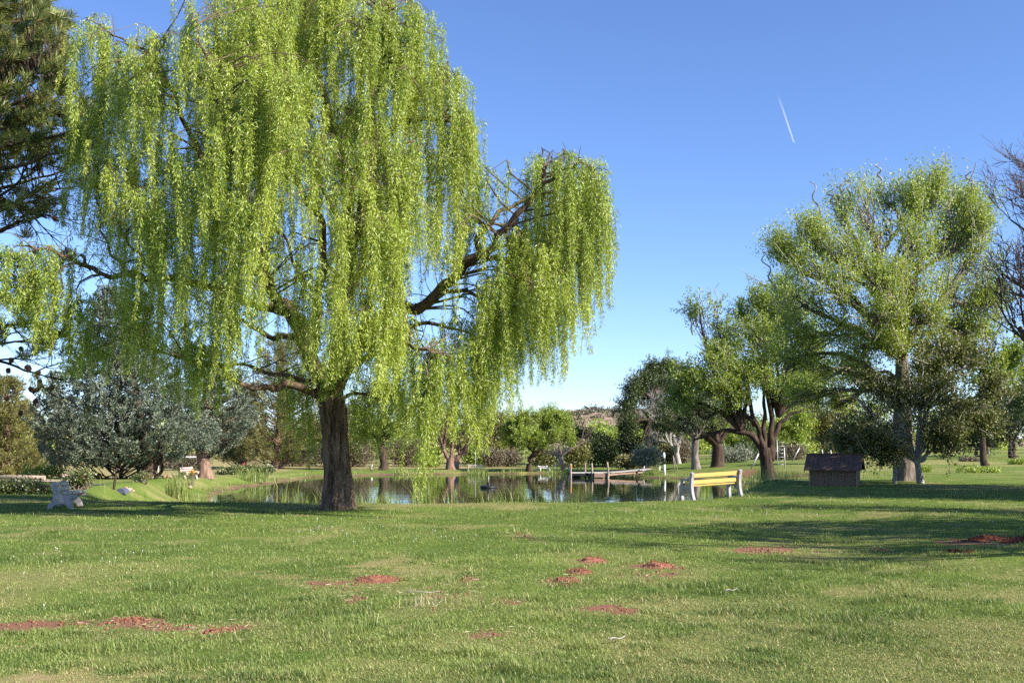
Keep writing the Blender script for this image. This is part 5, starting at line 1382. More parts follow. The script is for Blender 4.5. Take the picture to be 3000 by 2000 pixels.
# ------------------------------------------------------------------ far bank, middle distance
def middle_trees():
    # the bright tree leaning over the far bank
    Y = 97; b = gp(1549, Y); T = lambda x, y, d=0: at(x, y, 97 + d)
    leafy_tree('bright_willow', 'bright green dome-shaped tree on a dark leaning trunk, centre of the far bank', 'tree', b,
               [b, T(1552, 1350), T(1560, 1335), T(1572, 1325), T(1590, 1312)], [.26, .22, .2, .2, .16],
               [(1510, 1250, 30, 25, 0), (1540, 1235, 40, 25, -1), (1590, 1225, 45, 20, 0), (1630, 1222, 35, 22, 0), (1655, 1245, 25, 25, 0), (1670, 1280, 22, 20, 0), (1530, 1280, 35, 22, -1.5), (1560, 1295, 35, 18, -2), (1515, 1295, 22, 14, 0), (1625, 1280, 40, 22, -1.5), (1650, 1300, 30, 12, -1), (1600, 1260, 40, 25, 1), (1500, 1272, 20, 20, 0), (1590, 1300, 30, 14, -1.5)],
               Y, M['bright_leaf'], M['dark_bark'], 71, nsub=12, ncl=9, per=32, sig=.26, L=.17, W=.07, limb_r=.11, bare=.15)
    Y = 99; b = gp(1646, Y)
    sts = [(b, np.array([-.1, 0, 1]), 1.4, .13), (at(1641, 1345, Y), np.array([-.55, 0, .8]), 1.2, .08), (at(1643, 1345, Y), np.array([.25, 0, .9]), 1.3, .08), (at(1641, 1348, Y), np.array([-.1, .3, 1]), 1.2, .07)]
    bare_tree('white_sapling', 'small white-stemmed bare tree beside the yellow far bench', 'tree', b, sts, M['pale_bark'], 72, levels=4, kids=(3, 4), decay=.65, spread=.7, up=.15, minr=.015)
    b = gp(1655, 101)
    sts = [(b, np.array([-.25, 0, 1]), 2.2, .17), (at(1650, 1330, 101), np.array([1.0, 0, .55]), 2.6, .12), (at(1690, 1298, 101), np.array([.7, 0, .5]), 1.6, .07)]
    bare_tree('leaning_snag', 'leafless brown tree with one long limb slanting right, behind the white sapling', 'tree', b, sts, M['bare_twig'], 73, levels=4, kids=(3, 4), decay=.6, spread=.6, up=.3, minr=.014)
    # behind the willow trunk
    Y = 97; b = gp(1127, Y); T = lambda x, y, d=0: at(x, y, 97 + d)
    leafy_tree('shade_tree', 'dark bushy tree with one thick trunk, seen right of the willow trunk', 'tree', b,
               [b, T(1124, 1350), T(1118, 1320), T(1116, 1295)], [.42, .36, .33, .28],
               [(1060, 1270, 50, 40, 0), (1110, 1240, 60, 50, -1), (1170, 1250, 55, 45, 0), (1080, 1200, 60, 50, 1), (1150, 1190, 60, 50, 0), (1200, 1220, 45, 45, 1), (1040, 1230, 40, 40, 1), (1120, 1150, 60, 40, 1)],
               Y, M['mid_leaf'], M['dark_bark'], 74, nsub=13, ncl=9, per=30, sig=.3, L=.17, W=.08, limb_r=.2)
    Y = 98; b = gp(1322, Y)
    sts = []
    for x0, y0, x1, y1, r in ((1318, 1350, 1290, 1305, .22), (1290, 1308, 1262, 1296, .16), (1322, 1350, 1325, 1300, .2), (1330, 1352, 1365, 1310, .2), (1325, 1310, 1330, 1240, .14), (1362, 1312, 1400, 1270, .12), (1300, 1320, 1290, 1240, .12), (1345, 1330, 1350, 1250, .12)):
        a = at(x0, y0, Y); c = at(x1, y1, Y); sts.append((a, c - a, np.linalg.norm(c - a) * 1.1, r))
    def tk(g): rough_trunk(g, [b + np.array([0, 0, -.1]), at(1319, 1365, Y), at(1320, 1352, Y), at(1322, 1340, Y)], [.42, .38, .36, .3], 0, 24, 20, .03, 8, 1, .2, 2)
    bare_tree('forked_tree', 'old tree with three forked red-brown limbs and thin bare twigs, behind the hanging strands', 'tree', b, sts, M['red_bark'], 75, levels=5, kids=(4, 5), decay=.62, spread=.6, up=.3, minr=.012, build_trunk=tk)
    Y = 100; b = gp(1338, Y)
    g = Geo(); g.tube([b, b + np.array([0, 0, .5]), b + np.array([.05, 0, .95])], [.26, .24, .2], 10)
    tag(g.build('tree_stump', M['pale_bark'], origin=b), 'pale dead stump behind the foot of the forked tree', 'stump')

    # scrub and trees beyond the far bank
    S = [  # px, Y, lobes, leaf, label, kind, size
        (1030, 108, [(1010, 1330, 40, 30), (1060, 1320, 40, 35), (1040, 1345, 50, 20)], 'brush_leaf', 'tan-grey bush on far bank just right of the willow trunk', 'bush'),
        (1190, 110, [(1170, 1325, 45, 30), (1215, 1320, 40, 32), (1200, 1345, 60, 18)], 'brush_leaf', 'mauve-brown bush on far bank between two trees', 'bush'),
        (1255, 106, [(1250, 1345, 24, 22), (1270, 1355, 24, 14)], 'mid_leaf', 'small green bush left of the forked tree', 'bush'),
        (1450, 108, [(1435, 1340, 22, 24), (1455, 1345, 24, 20)], 'brush_leaf', 'round brown bush right of the bench under the willow strands', 'bush'),
        (1490, 109, [(1480, 1342, 20, 22), (1505, 1345, 20, 18)], 'brush_leaf', 'round greyish bush left of the bright tree', 'bush'),
        (1400, 112, [(1385, 1335, 30, 28), (1410, 1345, 30, 20)], 'mid_leaf', 'green bush behind the bench under the willow strands', 'bush'),
        (1590, 108, [(1580, 1345, 26, 20), (1610, 1340, 26, 24)], 'olive_leaf', 'olive bush behind the trunk of the bright tree', 'bush'),
        (1690, 108, [(1680, 1330, 24, 34), (1705, 1325, 20, 36)], 'olive_leaf', 'upright reedy olive bush left of the dark thicket', 'bush'),
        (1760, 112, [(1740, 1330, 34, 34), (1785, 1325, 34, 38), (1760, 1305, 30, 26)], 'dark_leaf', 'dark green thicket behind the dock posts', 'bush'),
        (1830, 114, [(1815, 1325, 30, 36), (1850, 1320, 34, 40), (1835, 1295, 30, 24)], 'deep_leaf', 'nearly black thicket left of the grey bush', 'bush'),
        (1897, 96, [(1885, 1335, 26, 26), (1910, 1335, 24, 24), (1895, 1350, 36, 14)], 'sage_leaf', 'silvery grey bush behind the white-ended bench', 'bush'),
        (1840, 99, [(1830, 1356, 18, 7), (1852, 1354, 18, 8)], 'olive_leaf', 'low dry tuft of brush left of the silvery bush', 'bush'),
        (2130, 102, [(2120, 1335, 30, 18), (2165, 1332, 34, 20)], 'sage_leaf', 'low grey-green bush right of the pinkish bench', 'bush'),
        (2190, 112, [(2185, 1325, 34, 24), (2220, 1330, 24, 20)], 'dark_leaf', 'dark bush behind the foot of the wide old tree', 'bush'),
        (1960, 112, [(1950, 1330, 24, 24), (1985, 1325, 30, 28)], 'olive_leaf', 'olive bush right of the silvery bush', 'bush'),
        (2010, 110, [(2000, 1320, 30, 34)], 'brush_leaf', 'brown brush left of the grey-trunked tree', 'bush'),
        (2300, 108, [(2290, 1330, 30, 18), (2330, 1328, 30, 20)], 'brush_leaf', 'brown brush behind the ladder', 'bush'),
        (2480, 112, [(2450, 1320, 40, 20), (2500, 1315, 40, 22)], 'olive_leaf', 'olive brush behind the little shed', 'bush'),
        (960, 112, [(930, 1335, 34, 24), (970, 1330, 34, 26), (900, 1345, 34, 16)], 'brush_leaf', 'brown brush far behind the willow trunk', 'bush'),
        (860, 110, [(840, 1345, 34, 14), (880, 1342, 30, 16)], 'brush_leaf', 'low mauve brush at the far edge of the straw field', 'bush'),
        (560, 95, [(520, 1355, 50, 16), (570, 1350, 40, 18)], 'brush_leaf', 'brown brush beyond the white rail', 'bush'),
    ]
    for k, (px, Y, lobes, leaf, label, kind) in enumerate(S):
        b = gp(px, Y)
        A = sum(l[2] * l[3] for l in lobes)
        bush(kind, label, 'bush', b, lobes, Y, M[leaf], 200 + k, ncl=int(60 + A * .045), per=26, sig=.3, L=.26, W=.07 if 'brush' in leaf or 'sage' in leaf else .12, up=.7, dspread=.8, stems=22, group='scrub bushes beyond the pond')
    TT = [  # px, Y, base lobes, leaf, bark, label
        (1425, 120, [(1400, 1270, 40, 30), (1440, 1255, 40, 35), (1420, 1300, 50, 25), (1470, 1280, 30, 30)], 'olive_leaf', 'olive-green tree on far bank left of the bright one'),
        (1500, 124, [(1480, 1260, 30, 30), (1500, 1290, 34, 30), (1470, 1300, 30, 24)], 'mid_leaf', 'mid green tree half hidden behind the left of the bright one'),
        (1700, 118, [(1690, 1292, 26, 22), (1720, 1300, 28, 22), (1700, 1312, 32, 18)], 'olive_leaf', 'grey-green tree right of the bright one, below the hill'),
        (1775, 126, [(1760, 1302, 26, 18), (1790, 1306, 30, 20)], 'mid_leaf', 'green tree under the hillside slope'),
        (1620, 134, [(1608, 1232, 18, 12), (1630, 1238, 20, 14)], 'mid_leaf', 'small round tree against the hill foot'),
        (1280, 122, [(1250, 1250, 44, 44), (1300, 1230, 50, 44), (1290, 1290, 60, 36)], 'mid_leaf', 'large leafy tree far behind the forked tree'),
        (990, 124, [(960, 1260, 50, 44), (1020, 1240, 50, 50), (1000, 1290, 60, 36), (930, 1290, 40, 36)], 'olive_leaf', 'broad olive tree far behind the willow trunk'),
        (2340, 116, [(2310, 1260, 30, 30), (2350, 1250, 36, 34), (2330, 1290, 34, 22)], 'bright_leaf', 'light green tree behind the ladder'),
        (2410, 118, [(2390, 1240, 44, 44), (2440, 1250, 40, 44), (2420, 1290, 50, 26)], 'olive_leaf', 'olive-brown tree left above the little shed'),
        (2170, 120, [(2150, 1290, 40, 30), (2200, 1285, 40, 34), (2240, 1290, 36, 30)], 'mid_leaf', 'bushy green tree behind the wide old tree'),
        (2880, 84, [(2860, 1020, 60, 70), (2920, 1010, 60, 60), (2970, 1060, 60, 70), (2900, 1110, 60, 50), (2940, 960, 40, 40)], 'mid_leaf', 'tall pale green tree behind the right side of the glossy tree'),
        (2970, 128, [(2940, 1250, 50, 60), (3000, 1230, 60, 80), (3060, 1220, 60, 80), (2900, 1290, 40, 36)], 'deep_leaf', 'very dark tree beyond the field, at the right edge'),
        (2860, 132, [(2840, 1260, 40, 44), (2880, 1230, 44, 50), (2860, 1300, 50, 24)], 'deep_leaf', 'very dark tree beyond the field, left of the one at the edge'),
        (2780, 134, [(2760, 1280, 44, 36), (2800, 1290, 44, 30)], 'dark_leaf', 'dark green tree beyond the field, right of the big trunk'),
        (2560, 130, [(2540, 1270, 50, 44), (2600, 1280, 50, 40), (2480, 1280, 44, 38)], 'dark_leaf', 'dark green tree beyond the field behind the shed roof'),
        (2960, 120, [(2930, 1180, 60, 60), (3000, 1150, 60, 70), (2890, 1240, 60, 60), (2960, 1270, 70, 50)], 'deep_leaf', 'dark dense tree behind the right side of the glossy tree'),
        (2420, 128, [(2380, 1190, 50, 40), (2440, 1180, 60, 40), (2500, 1200, 60, 40), (2330, 1210, 50, 36), (2560, 1220, 60, 40)], 'mid_leaf', 'broad green tree far behind the shed and the big right trunk'),
        (3040, 110, [(3020, 1120, 50, 70), (3080, 1080, 60, 90), (2990, 1190, 40, 50)], 'dark_leaf', 'dark tall tree cut by the right edge'),
    ]
    for k, (px, Y, lobes, leaf, label) in enumerate(TT):
        b = gp(px, Y); top = max(l[1] for l in lobes)
        leafy_tree('background_tree', label, 'tree', b, [b, at(px, 1335, Y), at(px, (1330 + top) / 2, Y), at(px, top, Y)], [.3, .24, .2, .15], lobes, Y, M[leaf], M['dark_bark'], 300 + k, nsub=13, ncl=9, per=30, sig=.42, L=.26, W=.12,
                   limb_r=.13, limb_sides=6, group='trees beyond the pond and field')
    # the far wood that reads as one mass
    rng = np.random.default_rng(66)
    g = Geo(); cc = []; dk = []
    for i in range(95):
        Yd = rng.uniform(150, 240); px = rng.uniform(-150, 3150)
        h = rng.uniform(28, 62) * (1.2 if (px < 1000 or px > 2000) else .8)
        c = at(px, 1300 - h * .45, Yd); n = 90
        P = c + rng.normal(size=(n, 3)) * np.array([26 * mpp(Yd) * rng.uniform(.7, 1.5), 3, h * .42 * mpp(Yd)])
        cc.append(P); dk.append(np.full(n, rng.uniform(.05, .85)))
    cc = np.vstack(cc); dk = np.concatenate(dk); cc[:, 2] = np.maximum(cc[:, 2], -.3)
    cluster_leaves(g, cc, rng, 14, .75, .55, .3, .2, tint=dk)
    tag(g.build('far_wood', M['mid_leaf']), 'far belt of mixed green and brown trees along the horizon', 'wood', kind='stuff')


middle_trees()


# ------------------------------------------------------------------ shade trees just outside the frame
def shade_trees():
    Y = 33; b = np.array([25.5, 30.0, g1(25.5, 30.0)])
    # crown given directly in metres
    def dense(b, lobes, label, seed, leaf='dark_leaf', name='shade_tree', trunk_h=3.0, thin=1.0):
        rng = np.random.default_rng(seed)
        root = thing(name, label, 'tree', b, 'trees at the right of the lawn whose shadows cross it')
        g = Geo(); g.tube(curve([b + np.array([0, 0, -.1]), b + np.array([.1, 0, trunk_h * .5]), b + np.array([0, 0, trunk_h])], 10), np.linspace(.4, .28, 10), 12)
        cs = []
        for (x, y, z, r) in lobes:
            c = b + np.array([x, y, z])
            C, R = limb_tube(g, [b + np.array([0, 0, trunk_h * .9]), (b + c) / 2 + np.array([0, 0, trunk_h * .4]), c], .2, .04, 0, 14, 8, .05, seed)
            nn = int(105 * thin); d = norm(rng.normal(size=(nn, 3))); cs.append(c + d * r * rng.uniform(.2, 1, (nn, 1)) ** .5)
        g.build('trunk', M['dark_bark'], root, b)
        g = Geo(); cluster_leaves(g, np.vstack(cs), rng, 26, .3, .16, .10, .1)
        g.build('crown', M[leaf], root, b)
    B = [(0, 0, 4.4, 2.0), (2, 1, 4.5, 2), (-2.0, .5, 4.6, 1.8), (1, -1.5, 6.0, 2.2), (-1, 1.8, 6.2, 2), (2.6, 0, 6, 2), (0, 1, 8, 1.8), (-1.5, -1.6, 5, 1.7), (1.5, 2.2, 7.0, 1.8)]
    dense(np.array([19.3, 34.2, g1(19.3, 34.2)]), [(x * .8, y * .8, z, r * .85) for x, y, z, r in B], 'leafy tree just outside the right edge, shading the little shed', 403, thin=.5)
    dense(np.array([18.8, 28.6, g1(18.8, 28.6)]), [(x * .9, y * .8, z * 1.0, r * .95) for x, y, z, r in B], 'tall leafy tree outside the right edge, casting the dark band of shade', 401)
    dense(np.array([23.0, 27.5, g1(23, 27.5)]), [(x * 1.1, y, z * 1.15, r * 1.1) for x, y, z, r in B], 'second tall leafy tree farther outside the right edge', 402)
    dense(np.array([28.5, 29.0, g1(28.5, 29)]), [(x * 1.1, y, z * 1.2, r * 1.1) for x, y, z, r in B], 'third tall leafy tree farthest outside the right edge', 407)
    b = np.array([15.5, 14.0, g1(15.5, 14.0)])
    sts = [(b, np.array([0, 0, 1]), 2.6, .26)] + [(b + np.array([0, 0, 2.3]), np.array([math.cos(a), math.sin(a), .75]), 3.3, .15) for a in np.linspace(0, 6.28, 7)[:-1]] + [(b + np.array([0, 0, 2.4]), np.array([.1, .1, 1]), 3.4, .16)]
    bare_tree('bare_shade_tree', 'leafless tree outside the right edge, casting dappled branch shadows', 'tree', b, sts, M['bare_twig'], 404, levels=5, kids=(4, 5), decay=.68, spread=.6, up=.2, minr=.016)
    dense(np.array([14.5, 15.5, g1(14.5, 15.5)]), [(0, 0, 4.2, 1.5), (1.8, 1.5, 5, 1.3), (-1.5, 2.2, 4.6, 1.2), (1.2, -1.4, 6, 1.4), (-1, 0, 6.6, 1.3), (2.8, 0, 7.2, 1.2)], 'airy young tree outside the right edge, nearest to the viewer', 405, 'mid_leaf', thin=.35)
    dense(np.array([19.5, 19.0, g1(19.5, 19)]), [(0, 0, 4.6, 1.6), (2, 1, 5.6, 1.5), (-2, 1.2, 5.2, 1.3), (1, -2, 6.4, 1.5), (-1, 1.8, 7.4, 1.3), (3, -1, 7.8, 1.4)], 'airy tree outside the right edge between the bare tree and the broad one', 406, 'mid_leaf', thin=.45)


shade_trees()

# ------------------------------------------------------------------ benches
def rot_z(a):
    c, s = math.cos(a), math.sin(a)
    return np.array([[c, -s, 0], [s, c, 0], [0, 0, 1]])


END_A = [(0.0, 0), (.11, 0), (.16, .085), (.24, .14), (.33, .158), (.42, .14), (.49, .085), (.53, 0), (.64, 0), (.615, .11), (.565, .20), (.53, .265), (.60, .295), (.70, .30), (.70, .365), (.40, .36), (.325, .40), (.28, .48), (.25, .57), (.225, .645), (.175, .68), (.11, .665), (.105, .58), (.13, .47), (.155, .39), (.155, .30), (.12, .215), (.05, .12)]


def make_bench_a(label, loc, rz, length, mats, group=None):
    """concrete ends with arched feet; local x forward, y along the bench"""
    root = thing('park_bench', label, 'bench', loc, group, rz)
    for s in (0, 1):
        y = s * (length - .11)
        g = Geo(); g.poly_prism([(x, 0, z) for x, z in END_A], np.array([0, y, -.02]), np.array([0, y + .11, -.02]))
        # raised rim blocks where the planks bolt on
        for z in (.56, .45): g.box((.205 if z > .5 else .225, y + .055, z), (.05, .13, .03))
        g.build('end_frame', mats[0], root, bevel=.012)
    for i, (x, z, w, h, tl) in enumerate(((.245, .585, .045, .085, -.28), (.285, .475, .045, .085, -.28))):
        g = Geo(); R = np.array([[math.cos(tl), 0, -math.sin(tl)], [0, 1, 0], [math.sin(tl), 0, math.cos(tl)]]).T
        g.box((x, length / 2, z), (w, length + .02, h), R); g.build('back_slat', mats[1], root, bevel=.006)
    for x in (.44, .55, .66):
        g = Geo(); g.box((x, length / 2, .385), (.095, length + .06, .045)); g.build('seat_slat', mats[1], root, bevel=.006)
    return root


def arc_strip(pts, w):
    """closed outline of a strip of half width w(t) around a polyline in x,z"""
    P = curve([(a, 0, b) for a, b in pts], 14)[:, [0, 2]]
    T = norm(np.gradient(P, axis=0)); N = np.stack([-T[:, 1], T[:, 0]], 1)
    ww = np.broadcast_to(np.asarray(w), (14,))[:, None] if np.ndim(w) == 0 else np.interp(np.linspace(0, 1, 14), np.linspace(0, 1, len(w)), w)[:, None]
    return np.vstack([P + N * ww, (P - N * ww)[::-1]])


def make_bench_b(label, loc, rz, length, mats, group=None, name='park_bench'):
    """moulded ends with arm rests; local x forward (sitter's view), y along the bench, back at x=0"""
    root = thing(name, label, 'bench', loc, group, rz)
    th = .085
    for s in (0, 1):
        y = s * (length - th)
        g = Geo()
        def strip(pts, w, dy=0.0, t=th):
            o = arc_strip(pts, w); g.poly_prism([(a, 0, b) for a, b in o], np.array([0, y + dy, 0]), np.array([0, y + dy + t, 0]))
        strip([(-.05, -.04), (.02, .15), (.06, .36), (.03, .6), (-.035, .80)], [.055, .055, .065, .055, .05])
        strip([(.09, .385), (.3, .375), (.54, .38)], .045, .002, th - .004)
        strip([(.53, -.04), (.535, .18), (.53, .425)], [.05, .05, .055], .001, th - .002)
        strip([(.10, .30), (.17, .27), (.24, .32)], .035, .004, th - .008)
        strip([(.06, .575), (.25, .60), (.44, .595), (.50, .57)], [.03, .032, .035, .03], .003, th - .006)
        strip([(.47, .56), (.44, .5), (.47, .42)], .03, .005, th - .01)
        g.build('end_frame', mats[0], root, bevel=.012)
    yl = length - 2 * th + .01
    for (x, z, h, tl) in ((.03, .715, .11, .12), (.075, .525, .11, .08)):
        g = Geo(); R = np.array([[math.cos(tl), 0, -math.sin(tl)], [0, 1, 0], [math.sin(tl), 0, math.cos(tl)]])
        g.box((x, length / 2, z), (.04, yl, h), R); g.build('back_slat', mats[1], root, bevel=.006)
    for x, z in ((.15, .43), (.28, .425), (.41, .43)):
        g = Geo(); g.box((x, length / 2, z), (.10, yl, .045)); g.build('seat_slat', mats[1], root, bevel=.006)
    # bolt heads
    return root


def benches():
    # left bench: near end frame towards the viewer, facing right
    p = ground_at(134, 1491)
    rz = math.radians(10)
    make_bench_a('grey concrete bench with arched feet in the shade at the left of the lawn', p, rz, 1.15, (M['concrete'], M['pale_slat']))
    # yellow bench seen from behind: back line runs from near-left to far-right
    Yb = 31.3; a = np.array([(2022 - 1500) / F * Yb, Yb]); d = np.array([1.6, .82]); d = d / np.linalg.norm(d)
    # local y along bench must have forward (x) pointing away: forward = (-d.y, d.x)
    fwd = np.array([-d[1], d[0]])
    rz = math.atan2(fwd[1], fwd[0])           # local x -> fwd ; local y -> (-fwd.y, fwd.x) = -d
    L = 1.78
    o = a + d * L
    rt = make_bench_b('grey-ended bench with bright yellow planks, seen from behind, right of centre', (o[0], o[1], (g1(a[0], a[1]) + g1(o[0], o[1])) / 2), rz, L, (M['grey_post'], M['yellow_slat']))
    rt.rotation_euler = (math.radians(-2.2), 0, rz)
    # benches on the other banks
    def far_b(px, Y, rz, L, mats, label, dz=0, zs=.6):
        p = gp(px, Y); p[2] += dz
        r = make_bench_b(label, p, math.radians(rz), L, mats, 'small benches on the far banks'); r.scale = (max(zs, .75), 1, zs)
    far_b(1420, 96.5, 95, 1.45, (M['pinkconc'], M['pale_slat']), 'pale bench on the far bank under the willow strands, beside a white pole', 0, .8)
    far_b(1668, 98.5, 96, 1.35, (M['white_conc'], M['yellow_slat']), 'small pale yellow bench on the far bank by the white sapling')
    far_b(1575, 98, -60, 1.0, (M['white_conc'], M['white_conc']), 'little white bench right of the dark leaning trunk')
    far_b(1884, 92.5, 250, 1.4, (M['white_conc'], M['brown_slat']), 'bench with white ends and dark planks behind the dock walkway', .1)
    far_b(2094, 76, 215, 1.5, (M['pinkconc'], M['brown_slat']), 'pinkish bench with dark planks between two tree trunks', 0, .9)
    p = gp(522, 59)
    make_bench_a('pale stone bench with arched feet by the small juniper', p, math.radians(-25), 1.0, (M['pinkconc'], M['pinkconc']), None)


benches()


# ------------------------------------------------------------------ little shed
def shed():
    Y = 38.5; c = gp(2440, Y)
    root = thing('pump_house', 'little brown shed with pitched shingle roof beside the big right tree', 'shed', c, None, math.radians(-23))
    w, d, h, rise = 1.55, 1.15, .62, .40
    g = Geo()
    V = [(-w / 2, -d / 2), (w / 2, -d / 2), (w / 2, d / 2), (-w / 2, d / 2)]
    g.box((0, -d / 2 + .02, h / 2 - .05), (w, .04, h + .1)); g.box((0, d / 2 - .02, h / 2 - .05), (w, .04, h + .1))
    for s in (-1, 1):
        x = s * (w / 2 - .02)
        g.poly_prism([(0, -d / 2 + .045, -.1), (0, d / 2 - .045, -.1), (0, d / 2 - .045, h), (0, 0, h + rise * .96), (0, -d / 2 + .045, h)], np.array([x - .02, 0, 0]), np.array([x + .02, 0, 0]))
    # board grooves
    for i in range(14):
        x = -w / 2 + .06 + i * (w - .12) / 13
        g.box((x, -d / 2 - .004, h / 2 - .03), (.012, .01, h + .02))
    g.build('wall', M['siding'], root)
    for s in (-1, 1):
        g = Geo(); g.box((s * (w / 2 + .002), -d / 2 + .03, h / 2), (.035, .09, h)); g.build('corner_board', M['trim'], root)
    ov = .17; eo = .26
    sl = math.atan2(rise, d / 2)
    for s in (-1, 1):
        g = Geo()
        n = 9; run = (d / 2 + eo * .75) / math.cos(sl)
        for i in range(n):           # courses of shingles, each lapping the one below
            t0 = i / n * run; t1 = (i + 1) / n * run + .03
            for k in range(13):
                x0 = -w / 2 - ov + k * (w + 2 * ov) / 13; x1 = x0 + (w + 2 * ov) / 13 - .006
                off = .006 * ((k * 7 + i * 3) % 4) / 3
                def pt(x, t, up): return (x, s * t * math.cos(sl), h + rise + .02 - t * math.sin(sl) + up)
                a = [pt(x0, t0, .022), pt(x1, t0, .022), pt(x1, t1 + off, .04), pt(x0, t1 + off, .04)]
                b = [(p[0], p[1], p[2] - .016) for p in a]
                V = np.array(a + b); g.add(V, [[0, 1, 2, 3], [7, 6, 5, 4], [0, 4, 5, 1], [1, 5, 6, 2], [2, 6, 7, 3], [3, 7, 4, 0]])
        g.build('roof_slope', M['shingle'], root)
    g = Geo(); g.box((0, 0, h + rise + .05), (w + 2 * ov + .02, .12, .03)); g.build('ridge_cap', M['shingle'], root)
    for e in (-1, 1):
        g = Geo()
        for s in (-1, 1):
            P = [(0, 0, h + rise - .02), (0, 0, h + rise + .03), (0, s * (d / 2 + eo * .75), h - eo * .75 * rise / (d / 2) + .03), (0, s * (d / 2 + eo * .75), h - eo * .75 * rise / (d / 2) - .04)]
            x = e * (w / 2 + ov - .012)
            g.poly_prism(P, np.array([x - .012 + .004 * (s > 0), 0, 0]), np.array([x + .012 + .004 * (s > 0), 0, 0]))
        g.build('barge_board', M['trim'], root)


shed()


# ------------------------------------------------------------------ dock and things by the water
def dock():
    Y = 86.5
    root_p = np.array([(1760 - 1500) / F * Y, Y, WATER])
    root = thing('fishing_dock', 'weathered wooden dock with four standing posts reaching out from the right shore', 'dock', root_p)
    dz = WATER + .36
    def X(px, Yd): return (px - 1500) / F * Yd
    # outer platform
    y0, y1 = 85.4, 87.4
    g = Geo()
    n = 22; x0 = X(1671, y0); x1 = X(1738, y0)
    for i in range(n):
        a = x0 + (x1 - x0) * i / n; g.box(((a + (x1 - x0) / n / 2), (y0 + y1) / 2, dz), ((x1 - x0) / n - .012, y1 - y0, .05))
    x2 = X(1784, y0 - .4)
    for i in range(12):
        a = x1 + (x2 - x1) * i / 12; g.box((a + (x2 - x1) / 24, (y0 - .5 + y1) / 2, dz + .012), ((x2 - x1) / 12 - .012, y1 - y0 + .5, .05))
    # walkway to shore
    xe = X(1906, 88.3)
    m = 30
    for i in range(m):
        t = (i + .5) / m; x = x2 + (xe - x2) * t; yy = 86.2 + 2.1 * t
        g.box((x, yy, dz + .02 + .24 * t), ((xe - x2) / m - .012, 1.25, .05), rot_z(math.radians(18)))
    g.build('deck', M['deck'], root, root_p)
    g = Geo()
    g.box(((x1 + x2) / 2, y0 - .53, dz - .16), (x2 - x1, .05, .30)); g.build('fascia_board', M['fascia'], root, root_p)
    g = Geo()
    g.box(((x0 + x1) / 2, y0 + .0, dz - .12), (x1 - x0, .05, .18)); g.build('fascia_board', M['black'], root, root_p)
    g = Geo()
    a = np.array([x2, 85.62, dz - .13]); b = np.array([X(1880, 87.4), 87.35, dz + .04])
    P = [a + np.array([0, 0, .08]), a - np.array([0, 0, .08]), b - np.array([0, 0, .08]), b + np.array([0, 0, .08])]
    g.poly_prism(P, np.array([0, -.03, 0]), np.array([0, .03, 0])); g.build('side_beam', M['fascia'], root, root_p)
    for i, (px, Yd, top) in enumerate(((1671, 85.3, 1357), (1713, 87.5, 1355), (1733, 85.2, 1356), (1779, 84.8, 1353))):
        x = X(px, Yd); zt = at(px, top, Yd)[2]
        g = Geo(); rng = np.random.default_rng(i)
        P = np.array([[x, Yd, WATER - .9], [x + .01, Yd, WATER], [x + rng.normal(0, .015), Yd, (zt + WATER) / 2], [x + rng.normal(0, .02), Yd, zt]])
        g.tube(curve(P, 8), np.linspace(.075, .066, 8), 14)
        o = g.build('post', M['wood'], root, root_p)
        if i == 0:
            g = Geo()
            for k in range(5):
                an = np.linspace(0, 2 * np.pi, 13); z = zt - .14 - k * .035
                g.tube(np.stack([x + .085 * np.cos(an), Yd + .085 * np.sin(an), np.full(13, z)], 1), .016, 6, cap=False)
            g.build('rope', M['rope'], o, root_p)
    g = Geo()
    g.tube([[X(1673, 86), 86.0, WATER + .06], [X(1699, 86), 86.0, WATER + .06]], .13, 16); g.build('float', M['black'], root, root_p)
    for px, Yd in ((1724, 86.0), (1765, 85.5), (1850, 87.6), (1868, 88.0)):
        x = X(px, Yd); g = Geo(); g.tube([[x, Yd, WATER - .6], [x + .06, Yd, dz]], .05, 8); g.build('pile', M['wood'], root, root_p)
    # aerator
    c = ground_aerator()
    root = thing('pond_aerator', 'black floating aerator with a thin mast on the open water', 'aerator', c)
    g = Geo()
    an = np.linspace(0, 2 * np.pi, 25)
    g.tube(np.stack([c[0] + .42 * np.cos(an), c[1] + .42 * np.sin(an), np.full(25, WATER + .05)], 1), .10, 10, cap=False)
    for k in range(3):
        a = k * 2.09; g.tube([[c[0] + .42 * math.cos(a), c[1] + .42 * math.sin(a), WATER + .1], [c[0], c[1], WATER + .16]], .035, 6)
    g.ball((c[0], c[1], WATER + .16), (.12, .12, .16), 12, 8); g.build('float_ring', M['black'], root, c)
    g = Geo(); g.tube([[c[0], c[1], WATER + .2], [c[0], c[1], WATER + .74]], .018, 8); g.build('mast', M['metal'], root, c)


dock()


